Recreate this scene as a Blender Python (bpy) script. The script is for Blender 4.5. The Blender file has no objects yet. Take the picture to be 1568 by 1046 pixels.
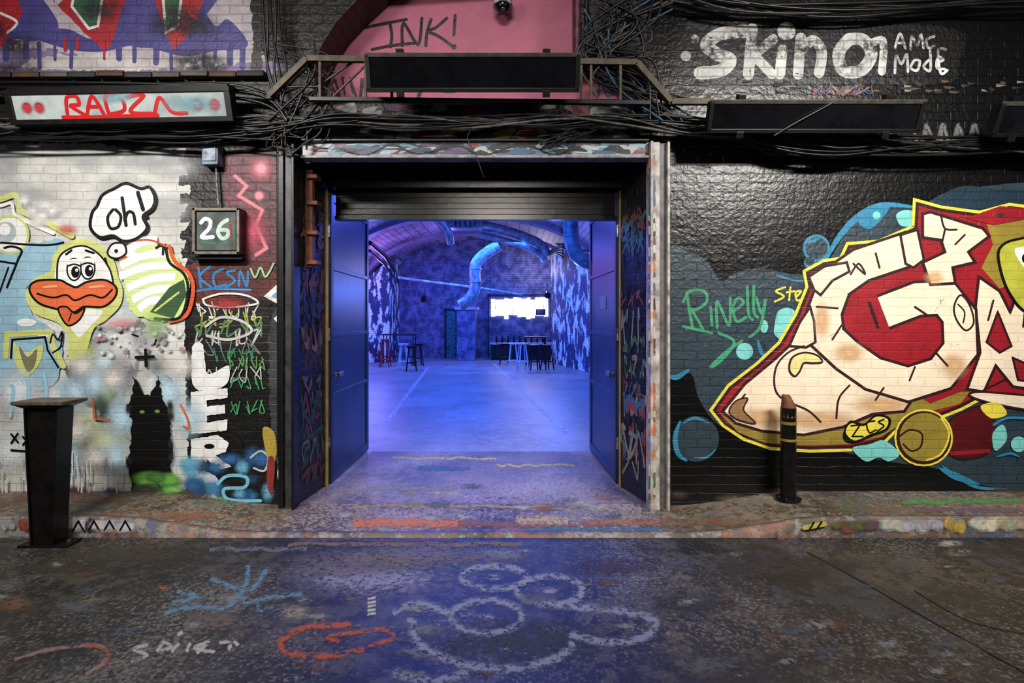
import bpy, math, random
from mathutils import Vector, Matrix
from mathutils.geometry import tessellate_polygon
random.seed(7)
F=800.0; CX=784.0; HY=490.0; CH=1.6; D=4.6
def W(u,v,Y=D): return Vector(((u-CX)/F*Y, Y, CH-(v-HY)/F*Y))
def lin(c):
    o=[]
    for x in c[:3]:
        x=x/255.0
        o.append(x/12.92 if x<=0.04045 else ((x+0.055)/1.055)**2.4)
    return (*o,1.0)
sc=bpy.context.scene
try: sc.view_settings.view_transform='Standard'
except Exception: pass

# ------------------------------------------------------------ materials
def brick_group():
    g=bpy.data.node_groups.new('brick_relief','ShaderNodeTree')
    g.interface.new_socket('Strength',in_out='INPUT',socket_type='NodeSocketFloat')
    g.interface.new_socket('Normal',in_out='OUTPUT',socket_type='NodeSocketVector')
    g.interface.new_socket('Mortar',in_out='OUTPUT',socket_type='NodeSocketFloat')
    g.interface.new_socket('Noise',in_out='OUTPUT',socket_type='NodeSocketFloat')
    n=g.nodes; l=g.links
    gi=n.new('NodeGroupInput'); go=n.new('NodeGroupOutput')
    tc=n.new('ShaderNodeTexCoord'); sx=n.new('ShaderNodeSeparateXYZ'); cx=n.new('ShaderNodeCombineXYZ')
    l.new(tc.outputs['Object'],sx.inputs[0])
    ad=n.new('ShaderNodeMath'); ad.operation='ADD'
    l.new(sx.outputs[0],ad.inputs[0]); l.new(sx.outputs[1],ad.inputs[1])
    l.new(ad.outputs[0],cx.inputs[0]); l.new(sx.outputs[2],cx.inputs[1])
    nz0=n.new('ShaderNodeTexNoise'); nz0.inputs['Scale'].default_value=6; l.new(tc.outputs['Object'],nz0.inputs['Vector'])
    mm=n.new('ShaderNodeMixRGB'); mm.blend_type='LINEAR_LIGHT'; mm.inputs[0].default_value=0.012
    l.new(cx.outputs[0],mm.inputs[1]); l.new(nz0.outputs['Color'],mm.inputs[2])
    b=n.new('ShaderNodeTexBrick'); b.inputs['Scale'].default_value=1.0
    b.inputs['Brick Width'].default_value=0.235; b.inputs['Row Height'].default_value=0.078
    b.inputs['Mortar Size'].default_value=0.006; b.inputs['Mortar Smooth'].default_value=0.6
    l.new(mm.outputs[0],b.inputs['Vector'])
    nz=n.new('ShaderNodeTexNoise'); nz.inputs['Scale'].default_value=34; nz.inputs['Detail'].default_value=6
    l.new(tc.outputs['Object'],nz.inputs['Vector'])
    nz2=n.new('ShaderNodeTexNoise'); nz2.inputs['Scale'].default_value=9; nz2.inputs['Detail'].default_value=8
    l.new(tc.outputs['Object'],nz2.inputs['Vector'])
    m1=n.new('ShaderNodeMath'); m1.operation='MULTIPLY'; m1.inputs[1].default_value=-0.9; l.new(b.outputs['Fac'],m1.inputs[0])
    m2=n.new('ShaderNodeMath'); m2.operation='MULTIPLY_ADD'; m2.inputs[1].default_value=0.7; l.new(nz.outputs[0],m2.inputs[0]); l.new(m1.outputs[0],m2.inputs[2])
    m3=n.new('ShaderNodeMath'); m3.operation='MULTIPLY_ADD'; m3.inputs[1].default_value=0.7; l.new(nz2.outputs[0],m3.inputs[0]); l.new(m2.outputs[0],m3.inputs[2])
    bp=n.new('ShaderNodeBump'); bp.inputs['Distance'].default_value=0.011
    l.new(gi.outputs[0],bp.inputs['Strength']); l.new(m3.outputs[0],bp.inputs['Height'])
    l.new(bp.outputs[0],go.inputs[0]); l.new(b.outputs['Fac'],go.inputs[1]); l.new(nz2.outputs[0],go.inputs[2])
    return g
BG=brick_group()
def base(name):
    m=bpy.data.materials.new(name); m.use_nodes=True
    return m,m.node_tree.nodes,m.node_tree.links,m.node_tree.nodes['Principled BSDF']
_c={}
def paint(col,rough=0.5,bump=0.5,var=0.22):
    k=('p',tuple(col),rough,bump,var)
    if k in _c: return _c[k]
    m,n,l,p=base('wall_paint_%d_%d_%d'%tuple(col))
    g=n.new('ShaderNodeGroup'); g.node_tree=BG; g.inputs[0].default_value=bump
    l.new(g.outputs[0],p.inputs['Normal'])
    tc=n.new('ShaderNodeTexCoord'); nz=n.new('ShaderNodeTexNoise'); nz.inputs['Scale'].default_value=3.5; nz.inputs['Detail'].default_value=10; nz.inputs['Roughness'].default_value=0.7
    l.new(tc.outputs['Object'],nz.inputs['Vector'])
    r=n.new('ShaderNodeMapRange'); r.inputs['From Min'].default_value=0.3; r.inputs['From Max'].default_value=0.65
    r.inputs['To Min'].default_value=1-var*1.6; r.inputs['To Max'].default_value=1+var*0.3
    l.new(nz.outputs[0],r.inputs[0])
    mo=n.new('ShaderNodeMath'); mo.operation='MULTIPLY_ADD'; mo.inputs[1].default_value=-0.22*min(1,bump*2); mo.inputs[2].default_value=1; l.new(g.outputs[1],mo.inputs[0])
    mu=n.new('ShaderNodeMath'); mu.operation='MULTIPLY'; l.new(r.outputs[0],mu.inputs[0]); l.new(mo.outputs[0],mu.inputs[1])
    vm=n.new('ShaderNodeVectorMath'); vm.operation='SCALE'; vm.inputs[0].default_value=lin(col)[:3]; l.new(mu.outputs[0],vm.inputs['Scale'])
    l.new(vm.outputs[0],p.inputs['Base Color']); p.inputs['Roughness'].default_value=rough
    _c[k]=m; return m
def spray(col,strength=1.6,grain=0.9,scale=40,rough=0.6,bump=0.3,amax=1.0):
    k=('s',tuple(col),strength,grain,scale,amax)
    if k in _c: return _c[k]
    m,n,l,p=base('spray_paint_%d_%d_%d'%tuple(col))
    p.inputs['Base Color'].default_value=lin(col); p.inputs['Roughness'].default_value=rough
    g=n.new('ShaderNodeGroup'); g.node_tree=BG; g.inputs[0].default_value=bump; l.new(g.outputs[0],p.inputs['Normal'])
    at=n.new('ShaderNodeAttribute'); at.attribute_name='soft'
    tc=n.new('ShaderNodeTexCoord'); nz=n.new('ShaderNodeTexNoise'); nz.inputs['Scale'].default_value=scale; nz.inputs['Detail'].default_value=8; nz.inputs['Roughness'].default_value=0.7
    l.new(tc.outputs['Object'],nz.inputs['Vector'])
    b=n.new('ShaderNodeMath'); b.operation='SUBTRACT'; b.inputs[1].default_value=0.5; l.new(nz.outputs[0],b.inputs[0])
    sq=n.new('ShaderNodeMath'); sq.operation='POWER'; sq.inputs[1].default_value=1.4; l.new(at.outputs['Fac'],sq.inputs[0])
    a=n.new('ShaderNodeMath'); a.operation='MULTIPLY'; a.inputs[1].default_value=strength; l.new(sq.outputs[0],a.inputs[0])
    g2=n.new('ShaderNodeMath'); g2.operation='MULTIPLY_ADD'; g2.inputs[1].default_value=grain*4; g2.inputs[2].default_value=1.0; l.new(b.outputs[0],g2.inputs[0])
    c=n.new('ShaderNodeMath'); c.operation='MULTIPLY'; c.use_clamp=True; l.new(a.outputs[0],c.inputs[0]); l.new(g2.outputs[0],c.inputs[1])
    e=n.new('ShaderNodeMath'); e.operation='MULTIPLY'; e.use_clamp=True; e.inputs[1].default_value=amax; l.new(c.outputs[0],e.inputs[0])
    tr=n.new('ShaderNodeBsdfTransparent'); mx=n.new('ShaderNodeMixShader')
    l.new(e.outputs[0],mx.inputs[0]); l.new(tr.outputs[0],mx.inputs[1]); l.new(p.outputs[0],mx.inputs[2])
    l.new(mx.outputs[0],n['Material Output'].inputs[0])
    _c[k]=m; return m
def chalk(col,s=1.2,grain=1.5,amax=.85): return spray(col,s,grain,28,0.85,0.05,amax)
def metal(name,col,rough=0.45,met=0.6,var=0.5,scale=14,col2=None,bump=0.15):
    k=('m',name)
    if k in _c: return _c[k]
    m,n,l,p=base(name)
    tc=n.new('ShaderNodeTexCoord'); nz=n.new('ShaderNodeTexNoise'); nz.inputs['Scale'].default_value=scale; nz.inputs['Detail'].default_value=9; nz.inputs['Roughness'].default_value=0.65
    l.new(tc.outputs['Object'],nz.inputs['Vector'])
    cr=n.new('ShaderNodeValToRGB'); cr.color_ramp.elements[0].position=0.5-var*0.25; cr.color_ramp.elements[1].position=0.5+var*0.15
    c2=col2 if col2 else tuple(x*0.5 for x in col)
    cr.color_ramp.elements[0].color=lin(c2); cr.color_ramp.elements[1].color=lin(col)
    l.new(nz.outputs[0],cr.inputs[0]); l.new(cr.outputs[0],p.inputs['Base Color'])
    bp=n.new('ShaderNodeBump'); bp.inputs['Strength'].default_value=bump; bp.inputs['Distance'].default_value=0.01; l.new(nz.outputs[0],bp.inputs['Height']); l.new(bp.outputs[0],p.inputs['Normal'])
    p.inputs['Roughness'].default_value=rough; p.inputs['Metallic'].default_value=met
    _c[k]=m; return m
def ground_mat(name,dark,light,flecks,rough=0.7,fleckamt=0.6,scale=1.0,bump=.5):
    m,n,l,p=base(name)
    tc=n.new('ShaderNodeTexCoord')
    def noise(s,d=8,r=0.6,off=0):
        x=n.new('ShaderNodeTexNoise'); x.inputs['Scale'].default_value=s; x.inputs['Detail'].default_value=d; x.inputs['Roughness'].default_value=r
        if off:
            mp=n.new('ShaderNodeMapping'); mp.inputs['Location'].default_value=(off,off*1.7,0); l.new(tc.outputs['Object'],mp.inputs[0]); l.new(mp.outputs[0],x.inputs['Vector'])
        else: l.new(tc.outputs['Object'],x.inputs['Vector'])
        return x
    a=noise(1.3*scale,10,0.65)
    cr=n.new('ShaderNodeValToRGB'); cr.color_ramp.elements[0].position=0.35; cr.color_ramp.elements[1].position=0.68
    cr.color_ramp.elements[0].color=lin(dark); cr.color_ramp.elements[1].color=lin(light); l.new(a.outputs[0],cr.inputs[0])
    cur=cr.outputs[0]
    for i,(fc,thr,fs) in enumerate(flecks):
        x=noise(fs,6,0.75,3.1*(i+1)); y=noise(0.9,3,0.5,5.3*(i+1))
        ma=n.new('ShaderNodeMath'); ma.operation='MULTIPLY_ADD'; ma.inputs[1].default_value=0.5; l.new(y.outputs[0],ma.inputs[0]); l.new(x.outputs[0],ma.inputs[2])
        mr=n.new('ShaderNodeMapRange'); mr.inputs['From Min'].default_value=thr+0.25; mr.inputs['From Max'].default_value=thr+0.33; mr.inputs['To Max'].default_value=fleckamt
        l.new(ma.outputs[0],mr.inputs[0])
        mx=n.new('ShaderNodeMixRGB'); mx.inputs[2].default_value=lin(fc); l.new(mr.outputs[0],mx.inputs[0]); l.new(cur,mx.inputs[1]); cur=mx.outputs[0]
    g=noise(90,4,0.6)
    mg=n.new('ShaderNodeMixRGB'); mg.blend_type='OVERLAY'; mg.inputs[0].default_value=0.8; l.new(cur,mg.inputs[1]); l.new(g.outputs[0],mg.inputs[2])
    l.new(mg.outputs[0],p.inputs['Base Color'])
    bp=n.new('ShaderNodeBump'); bp.inputs['Strength'].default_value=bump; bp.inputs['Distance'].default_value=0.006; l.new(g.outputs[0],bp.inputs['Height'])
    bp2=n.new('ShaderNodeBump'); bp2.inputs['Strength'].default_value=bump; bp2.inputs['Distance'].default_value=0.02; l.new(a.outputs[0],bp2.inputs['Height']); l.new(bp.outputs[0],bp2.inputs['Normal'])
    l.new(bp2.outputs[0],p.inputs['Normal']); p.inputs['Roughness'].default_value=rough
    return m

# ------------------------------------------------------------ mesh builder
class MB:
    def __init__(s,name): s.name=name; s.v=[]; s.f=[]; s.m=[]; s.mats=[]; s.soft=[]; s.smooth=[]
    def mi(s,mat):
        if mat not in s.mats: s.mats.append(mat)
        return s.mats.index(mat)
    def add(s,vs,fs,mat,soft=None,smooth=False):
        b=len(s.v); s.v+= [tuple(x) for x in vs]; s.soft+=(soft if soft else [1.0]*len(vs)); i=s.mi(mat)
        for f in fs: s.f.append([b+q for q in f]); s.m.append(i); s.smooth.append(smooth)
    def hexa(s,p,mat): # 4 bottom, 4 top
        s.add(p,[(0,3,2,1),(4,5,6,7),(0,1,5,4),(1,2,6,5),(2,3,7,6),(3,0,4,7)],mat)
    def box(s,c,sz,mat,rot=None):
        c=Vector(c); x,y,z=[q/2 for q in sz]
        p=[Vector(q) for q in ((-x,-y,-z),(x,-y,-z),(x,y,-z),(-x,y,-z),(-x,-y,z),(x,-y,z),(x,y,z),(-x,y,z))]
        if rot is not None: p=[rot@q for q in p]
        s.hexa([c+q for q in p],mat)
    def bb(s,x0,x1,y0,y1,z0,z1,mat): s.box(((x0+x1)/2,(y0+y1)/2,(z0+z1)/2),(abs(x1-x0),abs(y1-y0),abs(z1-z0)),mat)
    def tube(s,path,r,mat,seg=8,cap=True):
        path=[Vector(p) for p in path]; n=len(path); rs=r if isinstance(r,(list,tuple)) else [r]*n
        vs=[]; up=None
        for i,p in enumerate(path):
            t=(path[min(i+1,n-1)]-path[max(i-1,0)])
            t=t.normalized() if t.length>1e-9 else Vector((0,0,1))
            if up is None: up=Vector((0,0,1)) if abs(t.z)<0.9 else Vector((0,1,0))
            a=t.cross(up)
            if a.length<1e-4: a=t.cross(Vector((1,0,0)))
            a.normalize(); b=a.cross(t); up=b
            for k in range(seg):
                th=2*math.pi*k/seg; vs.append(p+(a*math.cos(th)+b*math.sin(th))*rs[i])
        fs=[(i*seg+k,i*seg+(k+1)%seg,(i+1)*seg+(k+1)%seg,(i+1)*seg+k) for i in range(n-1) for k in range(seg)]
        s.add(vs,fs,mat,smooth=True)
        if cap: 
            s.add(vs[:seg],[tuple(range(seg))],mat); s.add(vs[-seg:],[tuple(range(seg))],mat)
    def sphere(s,c,r,mat,sx=1,sy=1,sz=1,nu=20,nv=12,v0=0,v1=math.pi):
        c=Vector(c); vs=[]
        for j in range(nv+1):
            ph=v0+(v1-v0)*j/nv
            for i in range(nu):
                th=2*math.pi*i/nu; vs.append(c+Vector((math.sin(ph)*math.cos(th)*r*sx,math.sin(ph)*math.sin(th)*r*sy,math.cos(ph)*r*sz)))
        s.add(vs,[(j*nu+i,j*nu+(i+1)%nu,(j+1)*nu+(i+1)%nu,(j+1)*nu+i) for j in range(nv) for i in range(nu)],mat,smooth=True)
    def prism(s,loops,y0,y1,mat,side=None):
        pts=[p for L in loops for p in L]
        tri=tessellate_polygon([[Vector((p[0],p[1],0)) for p in L] for L in loops])
        n=len(pts)
        s.add([(p[0],y0,p[1]) for p in pts]+[(p[0],y1,p[1]) for p in pts],[tuple(t) for t in tri]+[tuple(q+n for q in t) for t in tri],mat)
        for L in loops:
            k=len(L)
            s.add([(p[0],y0,p[1]) for p in L]+[(p[0],y1,p[1]) for p in L],[(i,(i+1)%k,k+(i+1)%k,k+i) for i in range(k)],side or mat)
    def done(s,bevel=0,parent=None):
        me=bpy.data.meshes.new(s.name); me.from_pydata(s.v,[],s.f)
        for m in s.mats: me.materials.append(m)
        me.polygons.foreach_set('material_index',s.m); me.polygons.foreach_set('use_smooth',s.smooth)
        a=me.attributes.new('soft','FLOAT','POINT'); a.data.foreach_set('value',s.soft)
        me.update(); o=bpy.data.objects.new(s.name,me); sc.collection.objects.link(o)
        if bevel:
            b=o.modifiers.new('bevel','BEVEL'); b.width=bevel; b.segments=2; b.limit_method='ANGLE'
        if parent: o.parent=parent
        return o

def spl(P,closed=False,n=8):
    P=[Vector((p[0],p[1])) for p in P]; out=[]; k=len(P)
    if k<3: 
        return [P[0].lerp(P[-1],i/10) for i in range(11)]
    rng=range(k) if closed else range(k-1)
    for i in rng:
        if closed: a,b,c,d=P[(i-1)%k],P[i],P[(i+1)%k],P[(i+2)%k]
        else: a,b,c,d=P[max(i-1,0)],P[i],P[i+1],P[min(i+2,k-1)]
        for j in range(n):
            t=j/n
            out.append(0.5*((2*b)+(c-a)*t+(2*a-5*b+4*c-d)*t*t+(3*b-a-3*c+d)*t*t*t))
    if not closed: out.append(P[-1])
    return out
def wallmap(Y): return lambda u,v,off: Vector(((u-CX)/F*Y, Y-off, CH-(v-HY)/F*Y))
class Paint:
    """thin paint layers lying on a surface"""
    def __init__(s,name,mp,step=0.00003,off=0.0006): s.b=MB(name); s.mp=mp; s.o=off; s.st=step
    def nx(s): s.o+=s.st; return s.o
    def fill(s,P,mat,smooth=True,rough=0,closedn=6):
        pts=spl(P,True,closedn) if smooth else [Vector((p[0],p[1])) for p in P]
        if rough:
            q=[]
            for i,p in enumerate(pts):
                nn=pts[(i+1)%len(pts)]; k=max(1,int((nn-p).length/4))
                for j in range(k): 
                    r=p.lerp(nn,j/k); q.append(r+Vector((random.uniform(-rough,rough),random.uniform(-rough,rough))))
            pts=q
        o=s.nx(); tri=tessellate_polygon([[Vector((p.x,p.y,0)) for p in pts]])
        s.b.add([s.mp(p.x,p.y,o) for p in pts],[tuple(t) for t in tri],mat)
    def disc(s,c,rx,mat,ry=None,soft=False,n=24,rings=1):
        ry=ry or rx; o=s.nx()
        vs=[s.mp(c[0],c[1],o)]+[s.mp(c[0]+rx*math.cos(2*math.pi*i/n),c[1]+ry*math.sin(2*math.pi*i/n),o) for i in range(n)]
        s.b.add(vs,[(0,1+i,1+(i+1)%n) for i in range(n)],mat,[1.0]+[0.0 if soft else 1.0]*n)
    def stroke(s,P,w,mat,smooth=True,closed=False,soft=False,taper=False,cap=True):
        o=s.nx(); s.nx(); s.nx()
        pts=spl(P,closed) if smooth else [Vector((p[0],p[1])) for p in P]
        if not smooth:
            q=[]; m=len(pts)
            for i in range(m if closed else m-1):
                a,b=pts[i],pts[(i+1)%m]; L=(b-a).length
                e=min(.25,w*.12/max(L,.01))
                q.append(a)
                for t in (e,.5,1-e): q.append(a.lerp(b,t))
            if not closed: q.append(pts[-1])
            pts=q
        n=len(pts); vs=[];so=[]
        for i in range(n):
            if closed: t=pts[(i+1)%n]-pts[i-1]; t1=pts[i]-pts[i-1]
            else: t=pts[min(i+1,n-1)]-pts[max(i-1,0)]; t1=pts[max(i,1)]-pts[max(i,1)-1]
            if t.length<1e-6: t=Vector((1,0))
            if t1.length<1e-6: t1=t
            t.normalize(); t1.normalize(); nn=Vector((-t.y,t.x))
            mit=1/max(.55,abs(t.dot(t1))) 
            ww=w/2*mit*((0.25+0.75*math.sin(math.pi*min(1,max(0,(i+0.5)/n)))) if taper else 1)
            oo=o+s.st*2*i/n
            vs+= [s.mp(*(pts[i]+nn*ww),oo),s.mp(*pts[i],oo),s.mp(*(pts[i]-nn*ww),oo)]
            e=1.0
            if soft and not closed and (i==0 or i==n-1): e=0.0
            so+= [0.0 if soft else 1.0,e,0.0 if soft else 1.0]
        fs=[]
        for i in range(n if closed else n-1):
            a=3*i;b=3*((i+1)%n); fs+=[(a,a+1,b+1,b),(a+1,a+2,b+2,b+1)]
        s.b.add(vs,fs,mat,so)
        if cap and not soft and not closed and not taper:
            for p in (pts[0],pts[-1]): s.disc(p,w/2,mat,n=12)
    def outl(s,P,w,mat,fillmat,smooth=True):
        s.fill(P,fillmat,smooth); s.stroke(P,w,mat,smooth,closed=True)
    def drips(s,pts,mat,w=3,lmin=10,lmax=40):
        for (x,y) in pts: s.stroke([(x,y),(x+random.uniform(-1,1),y+random.uniform(lmin,lmax))],w*random.uniform(.6,1.2),mat,smooth=False)
    def scrib(s,x0,y0,x1,y1,mat,w=3,n=5,seed=0,soft=False):
        R=random.Random(seed); dx=(x1-x0)/n
        for i in range(n):
            k=R.randint(3,5); P=[(x0+dx*(i+R.uniform(-.1,1.05)),R.uniform(y0,y1)) for _ in range(k)]
            P[0]=(P[0][0],y0+R.uniform(0,.2)*(y1-y0)); P[1]=(P[1][0],y1-R.uniform(0,.2)*(y1-y0))
            s.stroke(P,w,mat,smooth=R.random()<.7,soft=soft)
    def done(s,parent=None): return s.b.done(parent=parent)

# ------------------------------------------------------------ ground
def zside(x):
    if x<-1.9: t=min(1,(-1.9-x)/1.3)
    elif x>1.4: t=min(1,(x-1.4)/1.1)
    else: t=0
    t=t*t*(3-2*t); return -0.045+0.125*t
YK=4.05
def gz(x,y):
    if y<YK-0.06: return -0.06
    if y<5.0:
        z=zside(x); k=max(0,(y-YK)/(5.0-YK)); return z+(0-z)*k if -1.95<x<1.4 else z+0.02*k
    return 0.0
road_m=ground_mat('asphalt_painted',(12,11,10),(40,36,31),[((80,74,64),0.50,11),((54,58,70),0.53,6),((70,50,38),0.58,12),((130,126,118),0.54,46)],0.5,0.45)
pave_m=ground_mat('pavement_painted',(46,37,29),(94,80,66),[((138,126,110),0.49,12),((126,82,60),0.54,9),((62,74,96),0.55,9),((66,92,66),0.59,7),((166,160,148),0.53,34)],0.55,0.5)
ramp_m=ground_mat('ramp_concrete',(66,58,60),(118,106,104),[((140,130,120),0.50,10),((126,92,72),0.54,9),((170,168,166),0.53,34)],0.5,0.45)
infl_m=ground_mat('interior_concrete',(104,104,112),(150,150,158),[((170,170,180),0.52,9),((88,88,96),0.50,5)],0.4,0.35,0.6,.25)
b=MB('road'); b.add([(-9,-1.5,-.06),(9,-1.5,-.06),(9,YK-.07,-.06),(-9,YK-.07,-.06),(-9,-1.5,-.2),(9,-1.5,-.2),(9,YK-.07,-.2),(-9,YK-.07,-.2)],[(0,1,2,3),(4,7,6,5),(0,4,5,1)],road_m); b.done()
b=MB('pavement')
xs=[-9+0.1*i for i in range(181)]; ys=[YK+0.0+ (4.60-YK)*j/6 for j in range(7)]
vs=[(x,y,gz(x,y)) for y in ys for x in xs]
b.add(vs,[(j*181+i,j*181+i+1,(j+1)*181+i+1,(j+1)*181+i) for j in range(6) for i in range(180)],pave_m,smooth=True); pav=b.done()
b=MB('kerb')
km=ground_mat('kerb_stone',(58,50,44),(112,100,86),[((150,148,142),0.48,8),((140,84,60),0.52,8),((62,80,120),0.54,8)],0.6,0.6)
vs=[]
for x in xs: vs+= [(x,YK-.07,-.075),(x,YK-.05,zside(x)-.004),(x,YK-.035,zside(x)+.008),(x,YK+.01,zside(x)+.004),(x,YK+.01,-.08)]
b.add(vs,[(5*i+j,5*(i+1)+j,5*(i+1)+j+1,5*i+j+1) for i in range(180) for j in range(4)],km,smooth=True); kerb=b.done()
b=MB('door_threshold')
xs2=[-1.88+ (1.19+1.88)*i/24 for i in range(25)]; ys2=[4.6+(5.0-4.6)*j/5 for j in range(6)]
vs=[(x,y,gz(x,min(y,4.9999))+0.001) for y in ys2 for x in xs2]
b.add(vs,[(j*25+i,j*25+i+1,(j+1)*25+i+1,(j+1)*25+i) for j in range(5) for i in range(24)],ramp_m,smooth=True)
b.add([(-1.7,5.0,0.001),(1.0,5.0,0.001),(1.0,6.35,0.001),(-1.7,6.35,0.001)],[(0,1,2,3)],ramp_m); thr=b.done()
b=MB('floor'); b.add([(-5.9,5.0,0),(5.9,5.0,0),(5.9,22.2,0),(-5.9,22.2,0),(-5.9,5.0,-.15),(5.9,5.0,-.15),(5.9,22.2,-.15),(-5.9,22.2,-.15)],[(0,1,2,3),(4,7,6,5),(0,4,5,1),(1,5,6,2),(2,6,7,3),(3,7,4,0)],infl_m); b.done()

# ------------------------------------------------------------ facade
WL=paint((208,208,203),0.6,0.45,0.22); WB=paint((5,6,7),0.30,0.6,0.3); WB2=paint((12,11,12),0.45,0.9,0.4)
def X(u,Y=D): return (u-CX)/F*Y
def Z(v,Y=D): return CH-(v-HY)/F*Y
b=MB('wall_left'); b.prism([[(-9,-.2),(X(457),-.2),(X(457),5.2),(-9,5.2)]],D,5.2,WB2); b.done()
b=MB('wall_right'); b.prism([[(1.19,-.2),(9,-.2),(9,5.2),(1.19,5.2)]],D,5.2,WB); b.done()
b=MB('wall_upper')
hole=[(478,152),(478,110),(492,70),(515,34),(545,2),(590,-40),(884,-60),(884,88),(960,92),(988,110),(992,152)]
b.prism([[(X(457),Z(243)),(1.19,Z(243)),(1.19,5.2),(X(457),5.2)],[(X(u),Z(v)) for u,v in hole]],D,4.98,WB2); b.done()
pinkm=paint((192,104,130),0.6,0.10,0.12)
b=MB('wall_lunette'); b.bb(X(457),1.19,4.98,5.2,3.02,5.2,pinkm); b.done()
# interior shell
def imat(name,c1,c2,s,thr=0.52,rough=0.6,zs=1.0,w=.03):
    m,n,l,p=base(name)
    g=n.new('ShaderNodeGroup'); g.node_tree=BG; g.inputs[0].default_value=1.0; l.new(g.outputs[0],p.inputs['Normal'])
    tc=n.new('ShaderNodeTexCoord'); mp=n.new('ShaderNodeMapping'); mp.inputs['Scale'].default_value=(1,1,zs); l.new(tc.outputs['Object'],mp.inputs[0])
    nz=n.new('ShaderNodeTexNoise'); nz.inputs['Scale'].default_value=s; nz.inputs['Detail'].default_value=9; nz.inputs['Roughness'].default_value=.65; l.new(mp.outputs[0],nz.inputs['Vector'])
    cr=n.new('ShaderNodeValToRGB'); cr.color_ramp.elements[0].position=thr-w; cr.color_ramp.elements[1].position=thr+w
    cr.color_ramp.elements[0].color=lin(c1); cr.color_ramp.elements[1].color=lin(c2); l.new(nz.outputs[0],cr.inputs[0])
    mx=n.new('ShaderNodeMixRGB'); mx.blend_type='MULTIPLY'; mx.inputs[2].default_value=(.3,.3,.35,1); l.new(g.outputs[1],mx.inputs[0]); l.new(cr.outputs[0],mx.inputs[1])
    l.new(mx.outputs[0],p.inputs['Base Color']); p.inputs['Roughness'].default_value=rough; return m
vm=imat('vault_plaster',(90,84,104),(176,168,190),0.8,.5,.6,1,.15); wm=imat('interior_brick_light_spots',(52,58,100),(255,255,255),3.4,0.53,.6,.5,.02); bm=imat('interior_brick_blue',(60,66,108),(120,128,165),3.0,0.52,.6,1,.1)  # white blotches in wm are projected light spots painted into the brick colour
CXV=-1.4; RV=4.35
prof=[(CXV-RV*math.cos(math.pi*i/32),2.8+2.2*math.sin(math.pi*i/32)) for i in range(33)]
b=MB('ceiling'); vs=[(x,y,z) for y in (5.2,22.05) for x,z in prof]; b.add(vs,[(i,i+1,34+i,33+i) for i in range(32)],vm,smooth=True)
vs=[(x,y,z+.15) for y in (5.2,22.05) for x,z in prof]; b.add(vs,[(i,i+1,34+i,33+i) for i in range(32)],vm,smooth=True)
for yy in (12.0,16.2,19.8):
    vs=[]
    for y,r in ((yy,0),(yy,.14),(yy+.45,.14),(yy+.45,0)):
        vs+=[(CXV+(x-CXV)*(1-r/RV),y,2.8+(z-2.8)*(1-r/2.2)) for x,z in prof]
    b.add(vs,[(j*33+i,j*33+i+1,(j+1)*33+i+1,(j+1)*33+i) for j in range(3) for i in range(32)],paint((150,138,170),0.6,0.5))
b.done()
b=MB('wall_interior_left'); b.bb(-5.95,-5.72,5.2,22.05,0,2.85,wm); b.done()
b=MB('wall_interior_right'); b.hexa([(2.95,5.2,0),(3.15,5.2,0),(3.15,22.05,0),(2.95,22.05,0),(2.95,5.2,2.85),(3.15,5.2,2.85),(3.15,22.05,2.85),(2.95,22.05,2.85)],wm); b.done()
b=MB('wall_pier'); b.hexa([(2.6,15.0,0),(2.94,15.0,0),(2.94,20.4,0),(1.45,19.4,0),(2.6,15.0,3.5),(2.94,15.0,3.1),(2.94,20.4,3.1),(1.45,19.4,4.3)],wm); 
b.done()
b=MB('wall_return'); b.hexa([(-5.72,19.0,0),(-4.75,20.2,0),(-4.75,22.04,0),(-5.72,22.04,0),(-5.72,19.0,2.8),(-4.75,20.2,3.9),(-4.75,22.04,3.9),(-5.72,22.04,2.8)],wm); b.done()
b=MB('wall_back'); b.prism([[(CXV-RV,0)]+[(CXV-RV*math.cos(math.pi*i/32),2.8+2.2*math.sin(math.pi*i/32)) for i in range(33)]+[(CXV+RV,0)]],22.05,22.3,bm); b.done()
def G(u,v,z=0): Y=(CH-z)*F/(v-HY); return Vector(((u-CX)/F*Y,Y,z))
fs=MB('floor_channel'); dm=metal('channel_pale',(190,190,200),.5,.1)
for (u0,v0,u1,v1) in ((597,640,655,563),(865,662,756,557)):
    a=G(u0,v0);c=G(u1,v1); fs.add([a+Vector((-.04,0,.002)),a+Vector((.04,0,.002)),c+Vector((.04,0,.002)),c+Vector((-.04,0,.002))],[(0,1,2,3)],dm)
fs.done()

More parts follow.
